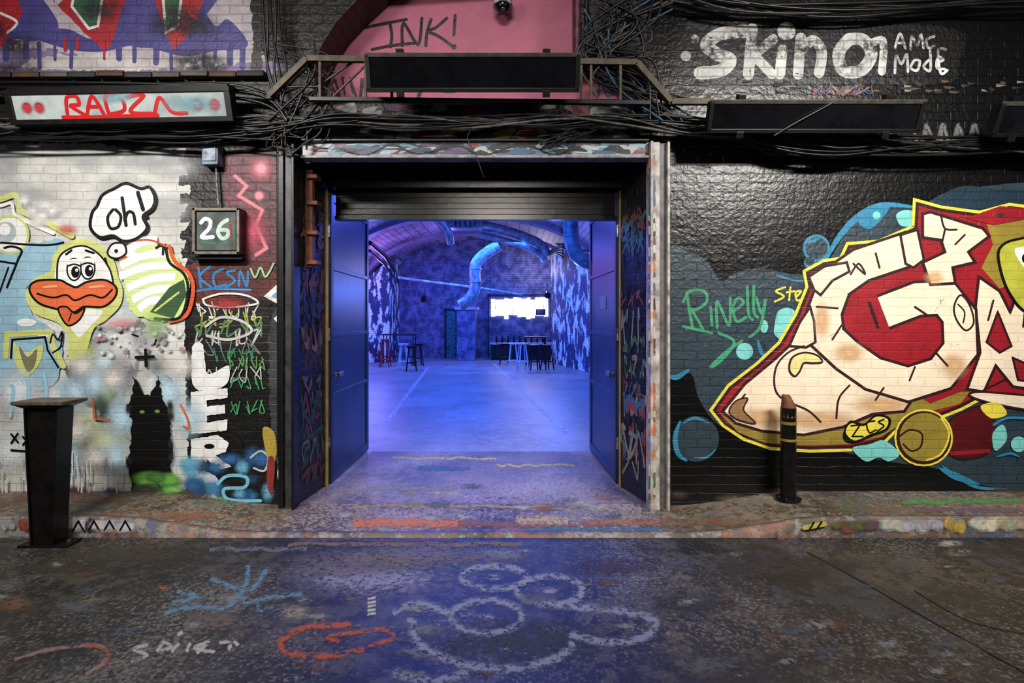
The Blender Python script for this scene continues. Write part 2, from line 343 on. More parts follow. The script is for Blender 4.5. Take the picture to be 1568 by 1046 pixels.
# ------------------------------------------------------------ reveals + posts + lintel
postw=metal('post_painted_steel',(190,185,180),.5,.1,.9,9,(80,66,60)); rust=metal('rusty_steel',(120,70,48),.7,.3,.8,12,(50,32,26)); blk=metal('black_steel',(15,15,16),.4,.2,.5)
yel=paint((160,130,50),.5,.1,.4)
b=MB('door_post_steel')
b.bb(X(991),X(1004),4.47,4.595,-.05,Z(225),postw); b.bb(X(1004),X(1017),4.50,4.595,-.05,Z(225),metal('post_grey',(110,108,108),.5,.2,.9,8,(48,44,44)))
b.bb(X(989),X(993),4.44,4.595,-.05,Z(225),postw); b.bb(X(1015),X(1019),4.46,4.595,-.05,Z(225),postw); po=b.done(.004)
p=Paint('post_paint',wallmap(4.468))
for i in range(60):
    v=random.uniform(230,760); c=random.choice([(205,200,195),(205,200,195),(120,60,60),(60,90,120),(60,50,50),(190,120,90),(200,110,60)] if v<590 else [(205,95,45),(210,120,70),(190,180,170),(150,60,40),(70,110,60)])
    p.fill([(993,v),(1003,v-random.uniform(2,10)),(1004,v+random.uniform(2,14)),(993,v+random.uniform(6,20))],paint(c,.5,.1,.3),smooth=False)
p.done(po)
b=MB('door_post_steel')
b.bb(X(444),X(459),4.50,4.597,-.05,Z(228),metal('post_darkgrey',(64,66,70),.45,.3,.8,8,(26,26,28))); b.bb(X(432),X(440),4.52,4.597,-.05,Z(228),blk); b.bb(X(456),X(460),4.46,4.597,-.05,Z(228),blk); b.done(.004)
revm=paint((26,26,30),.45,.7,.4)
b=MB('door_reveal')
b.hexa([(X(459),4.6,-.05),(X(457),5.0,-.05),(-1.80,5.05,-.05),(-1.80,5.0,-.05)]+[(X(459),4.6,2.98),(X(457),5.0,2.98),(-1.80,5.05,2.98),(-1.80,5.0,2.98)],revm); rl=b.done()
b=MB('door_reveal'); b.hexa([(1.188,4.6,-.05),(1.188,5.1,-.05),(1.045,5.1,-.05),(1.045,5.0,-.05)]+[(1.188,4.6,2.98),(1.188,5.1,2.98),(1.045,5.1,2.98),(1.045,5.0,2.98)],revm); rr=b.done()
def revmap(xa,ya,xb,yb,sgn):
    a=Vector((xa,ya,0));c=Vector((xb,yb,0)); d=(c-a); nn=Vector((-d.y,d.x,0)).normalized()*sgn
    return lambda u,v,off: a+d*(u/100)+nn*off+Vector((0,0,v/100))
gp=Paint('reveal_tags',revmap(1.188,4.6,1.045,5.0,1))
cols=[(40,110,120),(150,50,50),(110,60,40),(60,90,130),(120,120,118),(60,100,70),(20,20,22),(20,20,22)]
for i in range(34):
    z=random.uniform(10,245); gp.scrib(5,z,95,z+random.uniform(12,34),paint(random.choice(cols),.5,.2,.3),random.uniform(2,6),3,seed=i)
gp.done(rr)
gp=Paint('reveal_tags',revmap(X(459),4.6,-1.80,5.0,-1))
cols2=[(100,56,36),(34,60,68),(70,36,34),(90,84,78),(50,50,80),(20,20,22)]
for i in range(30):
    z=random.uniform(10,245); gp.scrib(5,z,95,z+random.uniform(12,34),paint(random.choice(cols2),.5,.2,.3),random.uniform(2,6),3,seed=i+90)
gp.done(rl)
b=MB('door_closer_rail'); x0=X(470,4.7); b.bb(x0,X(481,4.7),4.66,4.72,Z(410,4.7),Z(262,4.7),rust)
for v in (270,310,355,400): b.bb(X(474,4.7),X(490,4.7),4.63,4.74,Z(v+6,4.7),Z(v,4.7),rust)
b.done(.004)
jm=metal('jamb_dark',(52,56,66),.45,.3,.5)
b=MB('trim_1'); b.bb(-1.835,-1.785,5.0,5.07,0,2.84,jm); b.bb(-1.785,-1.765,5.0,5.03,0.0,2.84,yel); b.bb(1.04,1.10,5.0,5.07,0,2.84,jm); b.bb(1.028,1.04,5.0,5.03,0,2.84,yel); b.done(.003)
sm=metal('shutter_black',(8,8,9),.25,.2,.4)
b=MB('roller_shutter_box'); b.bb(X(459),1.188,4.62,4.975,2.985,3.01,sm); b.bb(-1.72,1.02,5.1,5.16,2.585,3.0,sm); b.bb(-1.72,1.02,5.07,5.165,2.575,2.61,sm)
b.bb(-1.88,1.188,4.97,5.1,2.86,2.985,sm)
for i in range(6): b.bb(-1.72,1.02,5.09,5.1,2.63+i*.055,2.632+i*.055,blk)
b.done()
b=MB('wall_front_interior'); b.bb(X(457),-1.80,5.17,5.2,2.84,5.2,WB2); b.bb(X(457),1.19,5.17,5.2,2.84,3.05,WB2); b.done()
lm=metal('lintel_steel',(150,150,150),.45,.1,.8,10,(60,58,60))
b=MB('lintel_beam'); b.bb(X(470),X(988),4.5,4.59,Z(243,4.5),Z(218,4.5),lm); b.bb(X(470),X(988),4.46,4.59,Z(243,4.5)-.005,Z(240,4.5),lm); b.bb(X(470),X(988),4.46,4.59,Z(218,4.5),Z(215,4.5),blk); lb=b.done(.003)
lp=Paint('lintel_paint',wallmap(4.498))
for i in range(150):
    u=random.uniform(478,965); c=random.choice([(170,185,190),(140,170,182),(90,140,155),(50,76,104),(130,54,60),(30,30,34),(30,34,40),(24,24,26),(170,175,175),(100,76,110),(60,96,130)])
    v=random.uniform(219,232); lp.fill([(u,v),(u+random.uniform(5,25),v-1),(u+random.uniform(10,34),v+random.uniform(3,7)),(u+random.uniform(5,20),v+random.uniform(4,9)),(u-random.uniform(0,15),v+random.uniform(3,8))],paint(c,.45,.1,.2))
lp.stroke([(480,239),(600,238),(760,239),(986,238)],3,paint((150,158,162)),smooth=False)
lp.stroke([(520,228),(560,238),(600,222),(640,236),(700,224),(740,238),(800,222),(850,238),(880,222)],3,paint((20,20,22)),smooth=True)
lp.done(lb)
lp=Paint('graffiti_band',wallmap(4.6))
for i in range(130):
    u=random.uniform(470,985); v=random.uniform(158,208); c=random.choice([(120,36,44),(150,130,44),(36,54,96),(140,140,140),(20,20,20),(50,90,100),(96,50,90),(18,18,20),(18,18,20)])
    lp.fill([(u,v),(u+random.uniform(5,32),v+random.uniform(-5,3)),(u+random.uniform(5,30),v+random.uniform(6,15)),(u-random.uniform(0,12),v+random.uniform(4,14))],paint(c,.5,.3,.3),smooth=random.random()<.7)
lp.done()

# ------------------------------------------------------------ door leaves
db=metal('door_blue_paint',(24,46,94),.33,.1,.6,2.5,(12,26,60),.04); dbd=metal('door_blue_edge',(24,32,58),.4,.2,.6,3)
hand=metal('handle_steel',(170,170,175),.3,.9,.3)
def leaf(name,xf,xb,side):
    b=MB(name); ya,yb=5.08,6.42; t=0.05
    def P(s,z,o): return Vector((xf+(xb-xf)*s+o*side, ya+(yb-ya)*s, z))
    def slab(s0,s1,z0,z1,o0,o1,mat):
        b.hexa([P(s0,z0,o0),P(s1,z0,o0),P(s1,z0,o1),P(s0,z0,o1),P(s0,z1,o0),P(s1,z1,o0),P(s1,z1,o1),P(s0,z1,o1)],mat)
    slab(0,1,.015,2.84,-t,0,db)
    fr=.014
    for s0,s1,z0,z1 in ((0,.05,.015,2.84),(.95,1,.015,2.84),(.05,.95,.015,.10),(.05,.95,.84,.88),(.05,.95,1.43,1.47),(.05,.95,2.09,2.13),(.05,.95,2.76,2.84)): slab(s0,s1,z0,z1,-.001,fr,dbd if s0==0 else db)
    slab(.10,.24,1.03,1.075,.03,.045,hand); slab(.10,.115,1.03,1.075,0,.045,hand); slab(.225,.24,1.03,1.075,0,.045,hand)
    for z in (.35,1.4,2.4): b.tube([P(-.02,z,0),P(-.02,z+.12,0)],.014,hand,8)
    if side<0: slab(.35,.55,1.72,1.86,.002,.006,paint((100,120,150),.5,.1))
    b.done(.003)
leaf('door_1',-1.77,-1.775,1); leaf('door_2',1.022,0.965,-1)

# ------------------------------------------------------------ LEFT MURAL
p=Paint('graffiti_duck_mural',wallmap(D))
WHT=paint((222,222,218),.55,.45,.2); K=paint((9,9,10),.4,.3,.3)
p.fill([(-900,222),(-20,222),(60,219),(150,220),(200,230),(272,230),(275,300),(280,420),(284,560),(288,700),(285,775),(0,775),(-900,775)],WL,smooth=False,rough=2.2)
for v0 in range(228,770,28):
    if random.random()<.7: p.fill([(270,v0),(284+random.uniform(-4,8),v0),(284+random.uniform(-4,8),v0+13),(270,v0+13)],WL,smooth=False,rough=1.5)
for i in range(44):
    u=random.uniform(-250,270); v=random.uniform(470,750); p.disc((u,v),random.uniform(25,70),spray(random.choice([(225,228,225),(190,204,210),(232,232,228),(150,172,182),(190,198,165),(160,164,166),(175,170,168)]),1.0,.8,11),random.uniform(20,60),soft=True)
for i in range(14):
    p.disc((random.uniform(0,270),random.uniform(225,330)),random.uniform(30,60),spray((180,182,184),.9,.6,9),random.uniform(20,35),soft=True)
p.fill([(345,240),(372,232),(418,240),(428,300),(430,395),(400,402),(372,398),(368,320),(345,316)],paint((96,42,54),.5,.5,.4),rough=2.5)
p.disc((400,258),24,spray((210,120,135),1.6,.6),soft=True); p.disc((400,258),13,spray((225,155,165),2.4,.4),soft=True); p.disc((397,300),10,spray((215,140,150),2.4,.4),soft=True)
p.stroke([(358,268),(378,285),(366,300),(402,322),(392,345),(408,380),(390,392)],8,spray((215,130,142),2.2,.6),smooth=False,soft=True)
p.disc((385,355),34,spray((190,80,100),1,.5),45,soft=True)
p.fill([(292,405),(410,400),(425,450),(400,470),(300,475),(286,440)],paint((92,34,26),.5,.5,.5),rough=3)
B1=paint((35,125,190),.4,.3,.2)
for P in ([(304,410),(308,440)],[(322,408),(306,424),(324,440)],[(342,412),(328,420),(330,438),(346,436)],[(360,414),(348,418),(360,430),(346,440)],[(366,438),(368,416),(378,438),(380,416)],[(300,446),(330,442),(384,444)]): p.stroke(P,3.4,B1)
p.fill([(296,470),(400,455),(415,500),(410,560),(300,560),(290,510)],paint((32,30,30),.4,.4,.5),rough=3)
for i,c in enumerate([(210,210,205),(150,155,60),(80,120,74),(190,190,185),(110,120,120),(50,120,80),(25,25,25),(190,190,185)]):
    p.scrib(300,462+i*14,400,488+i*14,paint(c,.5,.3,.2),random.uniform(1.6,3),6,seed=300+i)
for i,(c,y) in enumerate([((60,150,90),575),((60,150,90),612),((90,150,80),545)]): p.scrib(352,y,410,y+22,paint(c,.5,.3,.2),1.8,5,seed=40+i)
p.stroke([(385,412),(392,425),(400,410),(408,424),(420,404)],3,paint((150,200,150),.4,.2))
p.stroke([(312,458),(340,450),(376,452),(396,464),(360,470),(320,468),(312,458)],3,WHT); p.stroke([(316,500),(340,486),(372,492),(386,508),(352,520),(318,514)],4,paint((190,192,190),.4,.3))
p.disc((350,465),40,spray((150,40,40),1.4,.6),12,soft=True)
wl=paint((228,230,230),.5,.4,.2)
# stacked letters L E R
p.fill([(296,532),(312,528),(320,572),(350,560),(346,590),(300,594)],wl,rough=1)
p.fill([(294,600),(350,594),(350,609),(318,613),(318,622),(346,619),(346,633),(318,636),(318,647),(350,642),(348,659),(294,664)],wl,smooth=False,rough=.8)
p.fill([(294,672),(335,666),(352,678),(347,692),(332,697),(356,714),(336,718),(318,702),(316,722),(294,724)],wl,smooth=False,rough=.8)
p.disc((322,683),8,K,4)
p.fill([(286,724),(300,720),(330,728),(345,772),(286,772)],spray((170,185,200),2,.4),rough=1)
for i in range(26): p.disc((random.uniform(290,415),random.uniform(690,768)),random.uniform(12,28),spray(random.choice([(50,120,165),(90,160,190),(30,60,90),(150,180,196),(25,25,30),(40,90,140)]),1.5,.9),random.uniform(10,22),soft=True)
p.stroke([(335,740),(350,728),(378,730),(376,745),(345,748),(352,764),(400,766)],5,paint((120,190,215),.4,.3))
p.stroke([(385,700),(400,690),(412,700),(406,720),(390,716)],3,paint((190,190,190),.4,.3))
p.fill([(414,500),(428,470),(457,480),(458,768),(436,768),(424,700),(414,620)],paint((58,58,62),.5,.4,.6),rough=2)
p.fill([(430,520),(456,520),(456,736),(438,736),(430,640)],WHT,rough=1.6)
p.fill([(405,454),(458,407),(459,520),(440,510),(420,488),(438,472)],WHT,smooth=False)
p.fill([(416,454),(458,420),(458,500),(438,488),(430,478),(446,466)],paint((110,160,180),.4,.3),smooth=False)
p.stroke([(434,446),(446,466),(430,486)],3,K,smooth=False)
for i in range(7):
    y=530+i*30; p.stroke([(432,y),(448,y-6),(450,y+12),(436,y+16),(434,y+24),(452,y+22)],3.4,K)
p.stroke([(436,712),(428,722),(432,738),(444,732),(442,716),(434,712)],4,WHT)
p.fill([(404,655),(420,660),(425,690),(418,712),(408,690)],paint((170,150,60),.4,.3)); p.fill([(412,700),(422,706),(418,756),(410,740)],paint((130,50,50),.4,.3))
# --- duck
YG=paint((206,212,126),.5,.35,.15); CY=paint((150,190,210),.5,.4,.2); OR=paint((228,108,64),.5,.35,.15); W2=paint((234,236,234),.5,.35,.12)
p.fill([(-140,320),(0,340),(50,372),(96,366),(92,400),(70,425),(44,440),(52,482),(84,505),(98,545),(80,592),(20,600),(-140,600)],CY,rough=1.5)
p.stroke([(-40,302),(0,306),(26,300),(34,322),(60,334),(90,350),(112,362)],9,YG)
p.stroke([(-40,312),(0,316),(20,312),(26,330),(52,344),(84,358)],5,W2)
p.disc((18,360),30,YG); p.disc((18,360),26,W2); p.disc((12,356),16,paint((180,190,195),.5,.3)); p.disc((10,352),9,W2)
for i in range(8): p.disc((random.uniform(30,110),random.uniform(300,355)),random.uniform(14,30),spray((226,226,224),1.1,.5),14,soft=True)
p.disc((105,352),20,spray((205,90,90),1.0,.4),12,soft=True)
p.fill([(84,392),(100,374),(130,366),(158,378),(176,398),(184,426),(190,444),(186,468),(165,490),(146,504),(134,540),(120,560),(108,548),(106,512),(90,494),(56,480),(42,454),(54,428),(80,414)],YG)
p.fill([(92,398),(106,384),(130,378),(152,390),(168,412),(172,434),(120,440),(88,432)],W2)
p.stroke([(90,430),(92,398),(106,383),(130,377),(153,389),(170,412),(176,434)],2.8,K)
p.fill([(104,480),(140,474),(160,478),(140,500),(124,516),(110,500)],W2)
for (ex,ey) in ((116,413),(137,411)):
    p.disc((ex,ey),12,K,18); p.disc((ex,ey),9.5,W2,15.5)
    p.fill([(ex-9,ey-6),(ex,ey-10),(ex+9,ey-6),(ex+9,ey-14),(ex,ey-16),(ex-9,ey-13)],W2)
    p.stroke([(ex-10,ey-5),(ex,ey-8),(ex+10,ey-5)],2.6,K); p.disc((ex+2,ey+4),6.5,K,9); p.disc((ex+4,ey+1),2.5,W2)
p.stroke([(104,390),(112,384)],3.5,K,smooth=False); p.stroke([(134,384),(146,388)],3.5,K,smooth=False)
bk=[(48,444),(58,431),(92,429),(108,436),(120,440),(136,432),(162,429),(180,440),(178,456),(160,470),(132,470),(116,478),(92,474),(62,464)]
p.outl(bk,3.4,K,OR); p.stroke([(60,450),(84,456),(104,452),(118,460),(140,452),(160,456),(174,444)],3,K)
p.outl([(92,474),(104,470),(118,480),(132,472),(124,490),(106,498)],2.8,K,paint((215,100,60),.5,.3)); p.stroke([(112,480),(108,492)],2,K,smooth=False)
p.stroke([(70,440),(90,438)],3,paint((245,180,130),.5,.3)); p.stroke([(140,440),(162,438)],3,paint((245,180,130),.5,.3))
p.stroke([(10,380),(22,378),(36,384),(30,400),(14,440)],3.4,K); p.stroke([(0,400),(26,404)],3,K,smooth=False)
p.stroke([(4,372),(70,376),(100,372)],3,K); p.stroke([(0,455),(16,410)],2.5,K,smooth=False)
p.disc((44,494),15,W2,6); p.disc((70,512),10,W2,5)
p.stroke([(12,545),(14,512),(80,508),(84,530),(100,560)],9,YG,smooth=False); p.stroke([(20,548),(22,520),(72,516),(76,536),(92,562)],3,K,smooth=False)
p.stroke([(80,525),(84,512),(92,520),(98,508),(96,530),(84,540)],2.6,K); 
p.fill([(24,525),(42,540),(68,528),(64,556),(44,576),(28,560)],YG); p.fill([(32,530),(46,546),(60,534),(56,560),(44,568)],paint((120,120,90),.5,.3))
for (u,v,rx,ry) in ((30,600,50,46),(60,640,46,60),(20,690,50,40),(90,620,30,50),(80,700,40,40)): p.disc((u,v),rx,spray((220,228,232),1.4,.5),ry,soft=True)
for u in (20,44,70,96): p.stroke([(u,570+(u%7)*3),(u+4,600),(u-2,640)],8,spray((150,200,222),2,.4),soft=True)
# feathers
p.fill([(188,400),(206,380),(232,372),(262,384),(284,412),(292,446),(276,486),(240,490),(206,478),(196,446)],spray((196,214,130),2.5,.3),rough=2.5)
for (a,c) in (((186,408),(258,388)),((184,424),(268,406)),((196,442),(272,424)),((204,460),(266,442)),((214,474),(250,460)),((196,386),(244,368)),((176,386),(214,396))): p.stroke([a,((a[0]+c[0])/2,(a[1]+c[1])/2-6),c],17,spray((240,240,238),3,.3),soft=True)
p.fill([(232,478),(262,440),(284,428),(288,452),(268,488)],paint((52,86,52),.5,.3),smooth=False)
p.stroke([(240,476),(276,448)],3,YG,smooth=False)
p.stroke([(262,378),(270,400),(292,420),(298,446),(288,482),(262,492)],6,paint((215,84,45),.5,.3)); p.stroke([(256,376),(262,402),(284,420),(290,446),(278,486),(240,488)],4.5,K)
p.stroke([(242,380),(252,376),(252,390)],4,K); p.stroke([(186,398),(196,394)],3,paint((205,80,45),.5,.3),smooth=False)
p.stroke([(184,378),(196,372),(230,368),(258,378)],3,paint((205,80,45),.5,.3)); 
cl=[(152,316),(160,300),(178,290),(196,282),(218,290),(232,288),(240,304),(236,320),(222,332),(228,350),(212,366),(192,370),(176,362),(156,364),(142,350),(144,328)]
p.outl(cl,5,K,W2)
p.stroke([(176,322),(168,334),(172,350),(184,348),(188,332),(180,322)],4.6,K)
p.stroke([(190,304),(196,346)],5.2,K,smooth=False); p.stroke([(194,338),(199,326),(207,328),(210,344)],4.8,K); p.stroke([(214,296),(222,322)],6,K,smooth=False); p.disc((226,332),3.5,K)
p.outl([(168,386),(176,374),(192,374),(196,388),(184,396),(172,394)],3,K,W2); p.disc((181,385),3,K)
p.stroke([(166,404),(164,396)],3,K,smooth=False)
for i in range(60):
    p.disc((random.uniform(150,285),random.uniform(500,548)),random.uniform(2,7),spray(random.choice([(140,145,150),(220,222,220),(175,180,184),(160,120,140)]),2,.3),soft=True)
p.disc((190,495),34,spray((205,140,150),1.0,.5),12,soft=True)
for u,v,c in ((240,500,(130,170,100)),(130,540,(200,210,120)),(160,600,(180,200,130)),(215,520,(160,165,170)),(190,560,(160,160,165)),(240,560,(110,114,120))): p.disc((u,v),30,spray(c,.8,.7),28,soft=True)
for u,v in ((120,600),(150,585),(260,600),(290,640),(250,690),(180,700),(110,700),(190,640)): p.disc((u,v),34,spray((176,206,222),1.2,.5),38,soft=True)
for u,v in ((130,560),(176,580),(150,700),(280,560),(120,660)): p.disc((u,v),30,spray((206,202,200),1.3,.6),26,soft=True)
p.stroke([(226,536),(227,560)],5,K,smooth=False); p.stroke([(212,547),(238,546)],5,K,smooth=False); p.stroke([(206,512),(214,515)],3,K,smooth=False)
p.stroke([(242,520),(240,528)],3,K,smooth=False)
p.fill([(206,604),(208,574),(216,590),(222,602),(234,606),(240,592),(246,572),(250,602),(262,632),(267,690),(263,740),(256,765),(206,765),(200,700),(206,650),(198,622)],K,smooth=False,rough=2)
for i in range(8): p.disc((random.choice([202,262])+random.uniform(-3,3),random.uniform(620,740)),7,spray((20,22,20),1.6,.5),12,soft=True)
p.drips([(212,640),(250,640),(258,660),(206,660)],K,4,20,60)
p.disc((221,630),4,paint((90,140,70),.5,.2),2.6); p.disc((244,629),4,paint((90,140,70),.5,.2),2.6)
for i in range(22): p.disc((random.uniform(222,272),random.uniform(726,768)),random.uniform(14,26),spray(random.choice([(95,165,65),(70,120,60),(120,180,90)]),2.0,.5),12,soft=True)
p.disc((335,766),26,spray((70,170,80),1.6,.5),8,soft=True)
p.stroke([(150,640),(172,642)],3,paint((200,90,60),.5,.3)); p.stroke([(146,610),(148,640)],3,paint((200,90,60),.5,.3))
p.stroke([(280,620),(290,640),(292,654),(284,652)],3.4,paint((215,100,60),.5,.3))
for a,c in (((22,664),(32,676)),((32,663),(22,677)),((40,668),(50,680)),((50,668),(40,680)),((22,688),(50,690)),((104,676),(104,712)),((96,700),(112,710)),((100,682),(112,684))): p.stroke([a,c],3.2,K,smooth=False)
p.disc((158,620),14,spray((60,76,66),1.0,.8),26,soft=True)
for i in range(44): p.disc((random.uniform(-100,300),random.uniform(746,774)),random.uniform(14,34),spray(random.choice([(110,50,70),(80,70,60),(70,60,60),(60,60,90)]),1.2,.9),9,soft=True)
for i in range(40): 
    u=random.uniform(-20,200); v=random.uniform(690,735); p.stroke([(u,v),(u+random.uniform(-1,1),v+random.uniform(10,40))],2,WHT if random.random()<.6 else paint((160,160,160)),smooth=False)
p.done()

# upper-left mural
p=Paint('graffiti_dripping_mural',wallmap(D))
p.fill([(-700,-100),(398,-100),(400,40),(402,110),(300,116),(-700,112)],paint((178,168,176),.55,.7,.3),smooth=False,rough=2)
PU=paint((66,60,124),.5,.5,.25); RD=paint((160,28,38),.5,.5,.2); GR=paint((50,90,66),.5,.5,.2)
p.fill([(-300,-60),(30,-60),(60,-10),(90,40),(60,62),(20,60),(0,70),(-300,70)],PU); p.fill([(40,50),(100,44),(140,60),(180,50),(240,46),(300,10),(330,40),(350,30),(380,70),(330,78),(280,86),(210,70),(150,80),(90,72)],PU)
p.fill([(160,40),(200,-20),(300,-60),(340,-20),(300,40),(250,70),(200,70)],PU)
p.fill([(-40,-40),(10,-20),(34,18),(12,50),(8,74),(-20,60),(-60,70)],RD); p.fill([(40,-60),(200,-60),(185,20),(165,74),(140,60),(110,30),(80,0)],RD,rough=1); p.fill([(230,-60),(320,-60),(300,30),(270,70),(250,40)],RD)
p.outl([(122,-50),(164,-50),(150,40),(136,44),(110,10)],4,WHT,GR,smooth=False); p.outl([(246,-50),(284,-50),(272,40),(254,50)],4,WHT,GR,smooth=False); p.stroke([(0,20),(26,34),(12,50)],4,WHT)
p.fill([(70,-50),(100,-50),(108,-10),(86,10)],paint((180,178,185),.5,.4),smooth=False)
p.fill([(-300,72),(0,72),(100,80),(160,95),(280,98),(390,90),(398,112),(-300,112)],paint((128,112,150),.5,.6,.4),rough=3)
p.fill([(60,88),(150,84),(300,96),(390,84),(392,96),(200,108),(40,104)],paint((188,182,180),.5,.6,.3),rough=3)
for u,v in ((40,60),(60,66),(84,72),(110,76),(182,60),(206,66),(240,66),(262,80),(312,60),(330,66),(352,60),(372,66),(10,70)): p.drips([(u,v)],PU,8,18,45)
for u in (20,100,120,160,268): p.drips([(u,60)],RD,6,14,34)
p.fill([(380,-60),(400,-60),(402,116),(384,116),(388,60)],K,smooth=False,rough=2)
for i in range(10): p.disc((random.uniform(-50,390),random.uniform(-10,110)),50,spray((30,26,34),.8,1.6,14),26,soft=True)
p.done()
b=MB('brick_ledge')
for i in range(60):
    x=-9+i*.245
    if x>-2.35: break
    b.box((x+.12,4.56,Z(119)+random.uniform(-.008,.008)),(.232,.07+random.uniform(-.02,.02),.05),paint(random.choice([(40,36,36),(90,84,78),(80,54,40),(44,44,46)]),.7,.6,.4))
b.done(.005)

# ------------------------------------------------------------ RIGHT MURAL
p=Paint('graffiti_letter_mural',wallmap(D))
SL=paint((44,60,70),.4,.7,.2); SL2=paint((28,50,64),.4,.6,.2); CR=paint((236,218,190),.45,.3,.12); BR=paint((46,16,18),.45,.3,.2); YL=paint((222,206,70),.45,.4,.1); MR=paint((150,22,34),.45,.4,.2); OL=paint((146,128,48),.45,.4,.2); BL=paint((44,128,164),.4,.5,.15); MT=paint((120,200,194),.4,.5,.15)
p.fill([(1024,388),(1050,384),(1080,398),(1104,430),(1130,416),(1170,412),(1220,420),(1260,410),(1300,350),(1340,315),(1400,318),(1450,295),(1520,284),(1600,280),(1750,300),(1750,745),(1500,742),(1445,720),(1350,705),(1250,684),(1160,672),(1100,650),(1070,610),(1058,572),(1024,570)],SL)
p.disc((1066,672),35,SL); p.fill([(1430,310),(1470,286),(1530,290),(1600,300),(1600,350),(1440,330)],SL2)
p.stroke([(1262,404),(1280,370),(1310,335),(1350,314),(1405,318)],10,BL,taper=True); p.fill([(1314,338),(1340,314),(1362,318),(1334,350)],BL)
p.disc((1250,380),21,BL); p.disc((1250,380),17,SL); p.stroke([(1238,372),(1252,366)],4,BL); p.disc((1240,402),9,BL); p.disc((1240,400),7,SL)
p.stroke([(1042,644),(1034,668),(1038,694),(1052,706)],8,BL,taper=True); p.stroke([(1046,648),(1064,640),(1086,648)],4,BL,taper=True); p.stroke([(1062,700),(1082,700),(1096,688)],3,BL,taper=True)
p.stroke([(1024,575),(1036,578),(1055,566)],8,BL,taper=True)
p.stroke([(1190,422),(1222,430),(1244,424)],3,BL); p.stroke([(1160,520),(1166,540),(1180,552)],6,BL,taper=True)
p.disc((1140,538),13,MT); p.fill([(1186,498),(1192,476),(1210,472),(1222,486),(1214,508),(1198,520),(1186,512)],MT); p.disc((1170,500),6,MT,10)
p.fill([(1372,330),(1384,322),(1404,326),(1402,344),(1380,346)],MT); p.disc((1342,330),6,MT)
GT=paint((64,150,110),.4,.5,.2)
for P in ([(1052,452),(1056,478),(1060,500)],[(1046,462),(1056,446),(1078,446),(1082,462),(1066,474),(1054,472)],[(1088,470),(1090,498)],[(1098,502),(1098,462),(1116,498),(1118,456)],[(1124,476),(1138,464),(1130,456),(1122,472),(1128,492),(1142,486)],[(1144,440),(1146,480),(1152,490)],[(1154,438),(1154,476),(1160,486)],[(1158,456),(1166,480),(1172,458),(1164,500),(1148,516)],[(1100,510),(1124,524),(1104,552),(1088,562),(1110,540),(1136,522)],[(1060,476),(1076,504)],[(1046,500),(1064,504),(1090,510)]): p.stroke(P,4.4,GT)
for P in ([(1202,440),(1188,446),(1200,454),(1186,462)],[(1210,440),(1208,460)],[(1204,448),(1216,446)],[(1220,454),(1226,446),(1218,448),(1220,460),(1228,458)],[(1238,444),(1230,450),(1240,456),(1230,464)],[(1246,446),(1246,462)]): p.stroke(P,3,YL)
PO=[(1094,628),(1118,594),(1162,560),(1196,528),(1222,484),(1240,440),(1236,418),(1262,404),(1290,400),(1300,378),(1346,374),(1402,350),(1404,312),(1440,322),(1500,330),(1545,318),(1640,330),(1750,340),(1750,620),(1640,614),(1568,606),(1500,606),(1470,622),(1440,634),(1400,640),(1372,652),(1352,672),(1304,684),(1240,686),(1180,682),(1140,668),(1110,648)]
p.stroke(PO,14,YL,smooth=False,closed=True); p.fill(PO,MR,smooth=False); p.stroke(PO,5,BR,smooth=False,closed=True)
p.fill([(1104,634),(1130,650),(1166,662),(1230,668),(1290,657),(1336,638),(1384,632),(1404,606),(1424,618),(1470,600),(1484,600),(1470,618),(1400,636),(1350,668),(1300,680),(1230,682),(1170,678),(1130,662)],OL,smooth=False)
p.fill([(1508,335),(1556,322),(1640,330),(1640,440),(1560,430),(1530,442),(1502,410),(1520,375)],OL,smooth=False)
# swoosh foot
B=[(1106,630),(1140,588),(1186,550),(1212,526),(1236,512),(1262,520),(1290,545),(1330,560),(1390,580),(1402,604),(1384,630),(1336,634),(1290,654),(1230,666),(1166,660),(1126,648)]
p.fill(B,CR,smooth=False)
TN=spray((206,164,118),1.2,.4,20)
for (u,v,rx,ry) in ((1170,640,70,20),(1260,644,80,20),(1350,620,60,20)): p.disc((u,v),rx,TN,ry,soft=True)
p.stroke(B,4.6,BR,smooth=False,closed=True)
# right hand letter with counters
Dd=[(1498,424),(1530,446),(1546,478),(1562,436),(1640,428),(1750,432),(1750,604),(1600,600),(1550,592),(1524,560),(1506,600),(1480,596),(1500,540),(1493,470)]
p.outl(Dd,4.6,BR,CR,smooth=False)
for q in ([(1510,524),(1527,478),(1548,530),(1530,540)],[(1550,548),(1568,556),(1630,560),(1630,590),(1558,582)],[(1572,448),(1600,446),(1750,450),(1750,462),(1590,464),(1566,500)]): p.outl(q,3.6,BR,MR,smooth=False)
# interlocking S: wrapped angular bar
S1=[(1352,478),(1404,458),(1446,456),(1468,484),(1470,534),(1440,572),(1390,588),(1336,572),(1296,544),(1266,516),(1262,478),(1278,434),(1318,406),(1396,380)]
p.stroke(S1,57,BR,smooth=False,cap=False); p.stroke(S1,48,CR,smooth=False,cap=False)
p.stroke([(1344,503),(1330,462)],5,BR,smooth=False,cap=False)
p.stroke([(1404,404),(1388,354)],5,BR,smooth=False,cap=False)
# spiky serifs of the S
p.outl([(1378,360),(1404,352),(1414,398),(1398,410),(1386,404)],4,BR,CR,smooth=False)
p.outl([(1238,424),(1262,408),(1296,402),(1300,416),(1274,430),(1256,452),(1246,444)],4,BR,CR,smooth=False)
p.outl([(1224,494),(1240,470),(1246,492),(1248,524),(1234,532),(1208,530)],4,BR,CR,smooth=False)
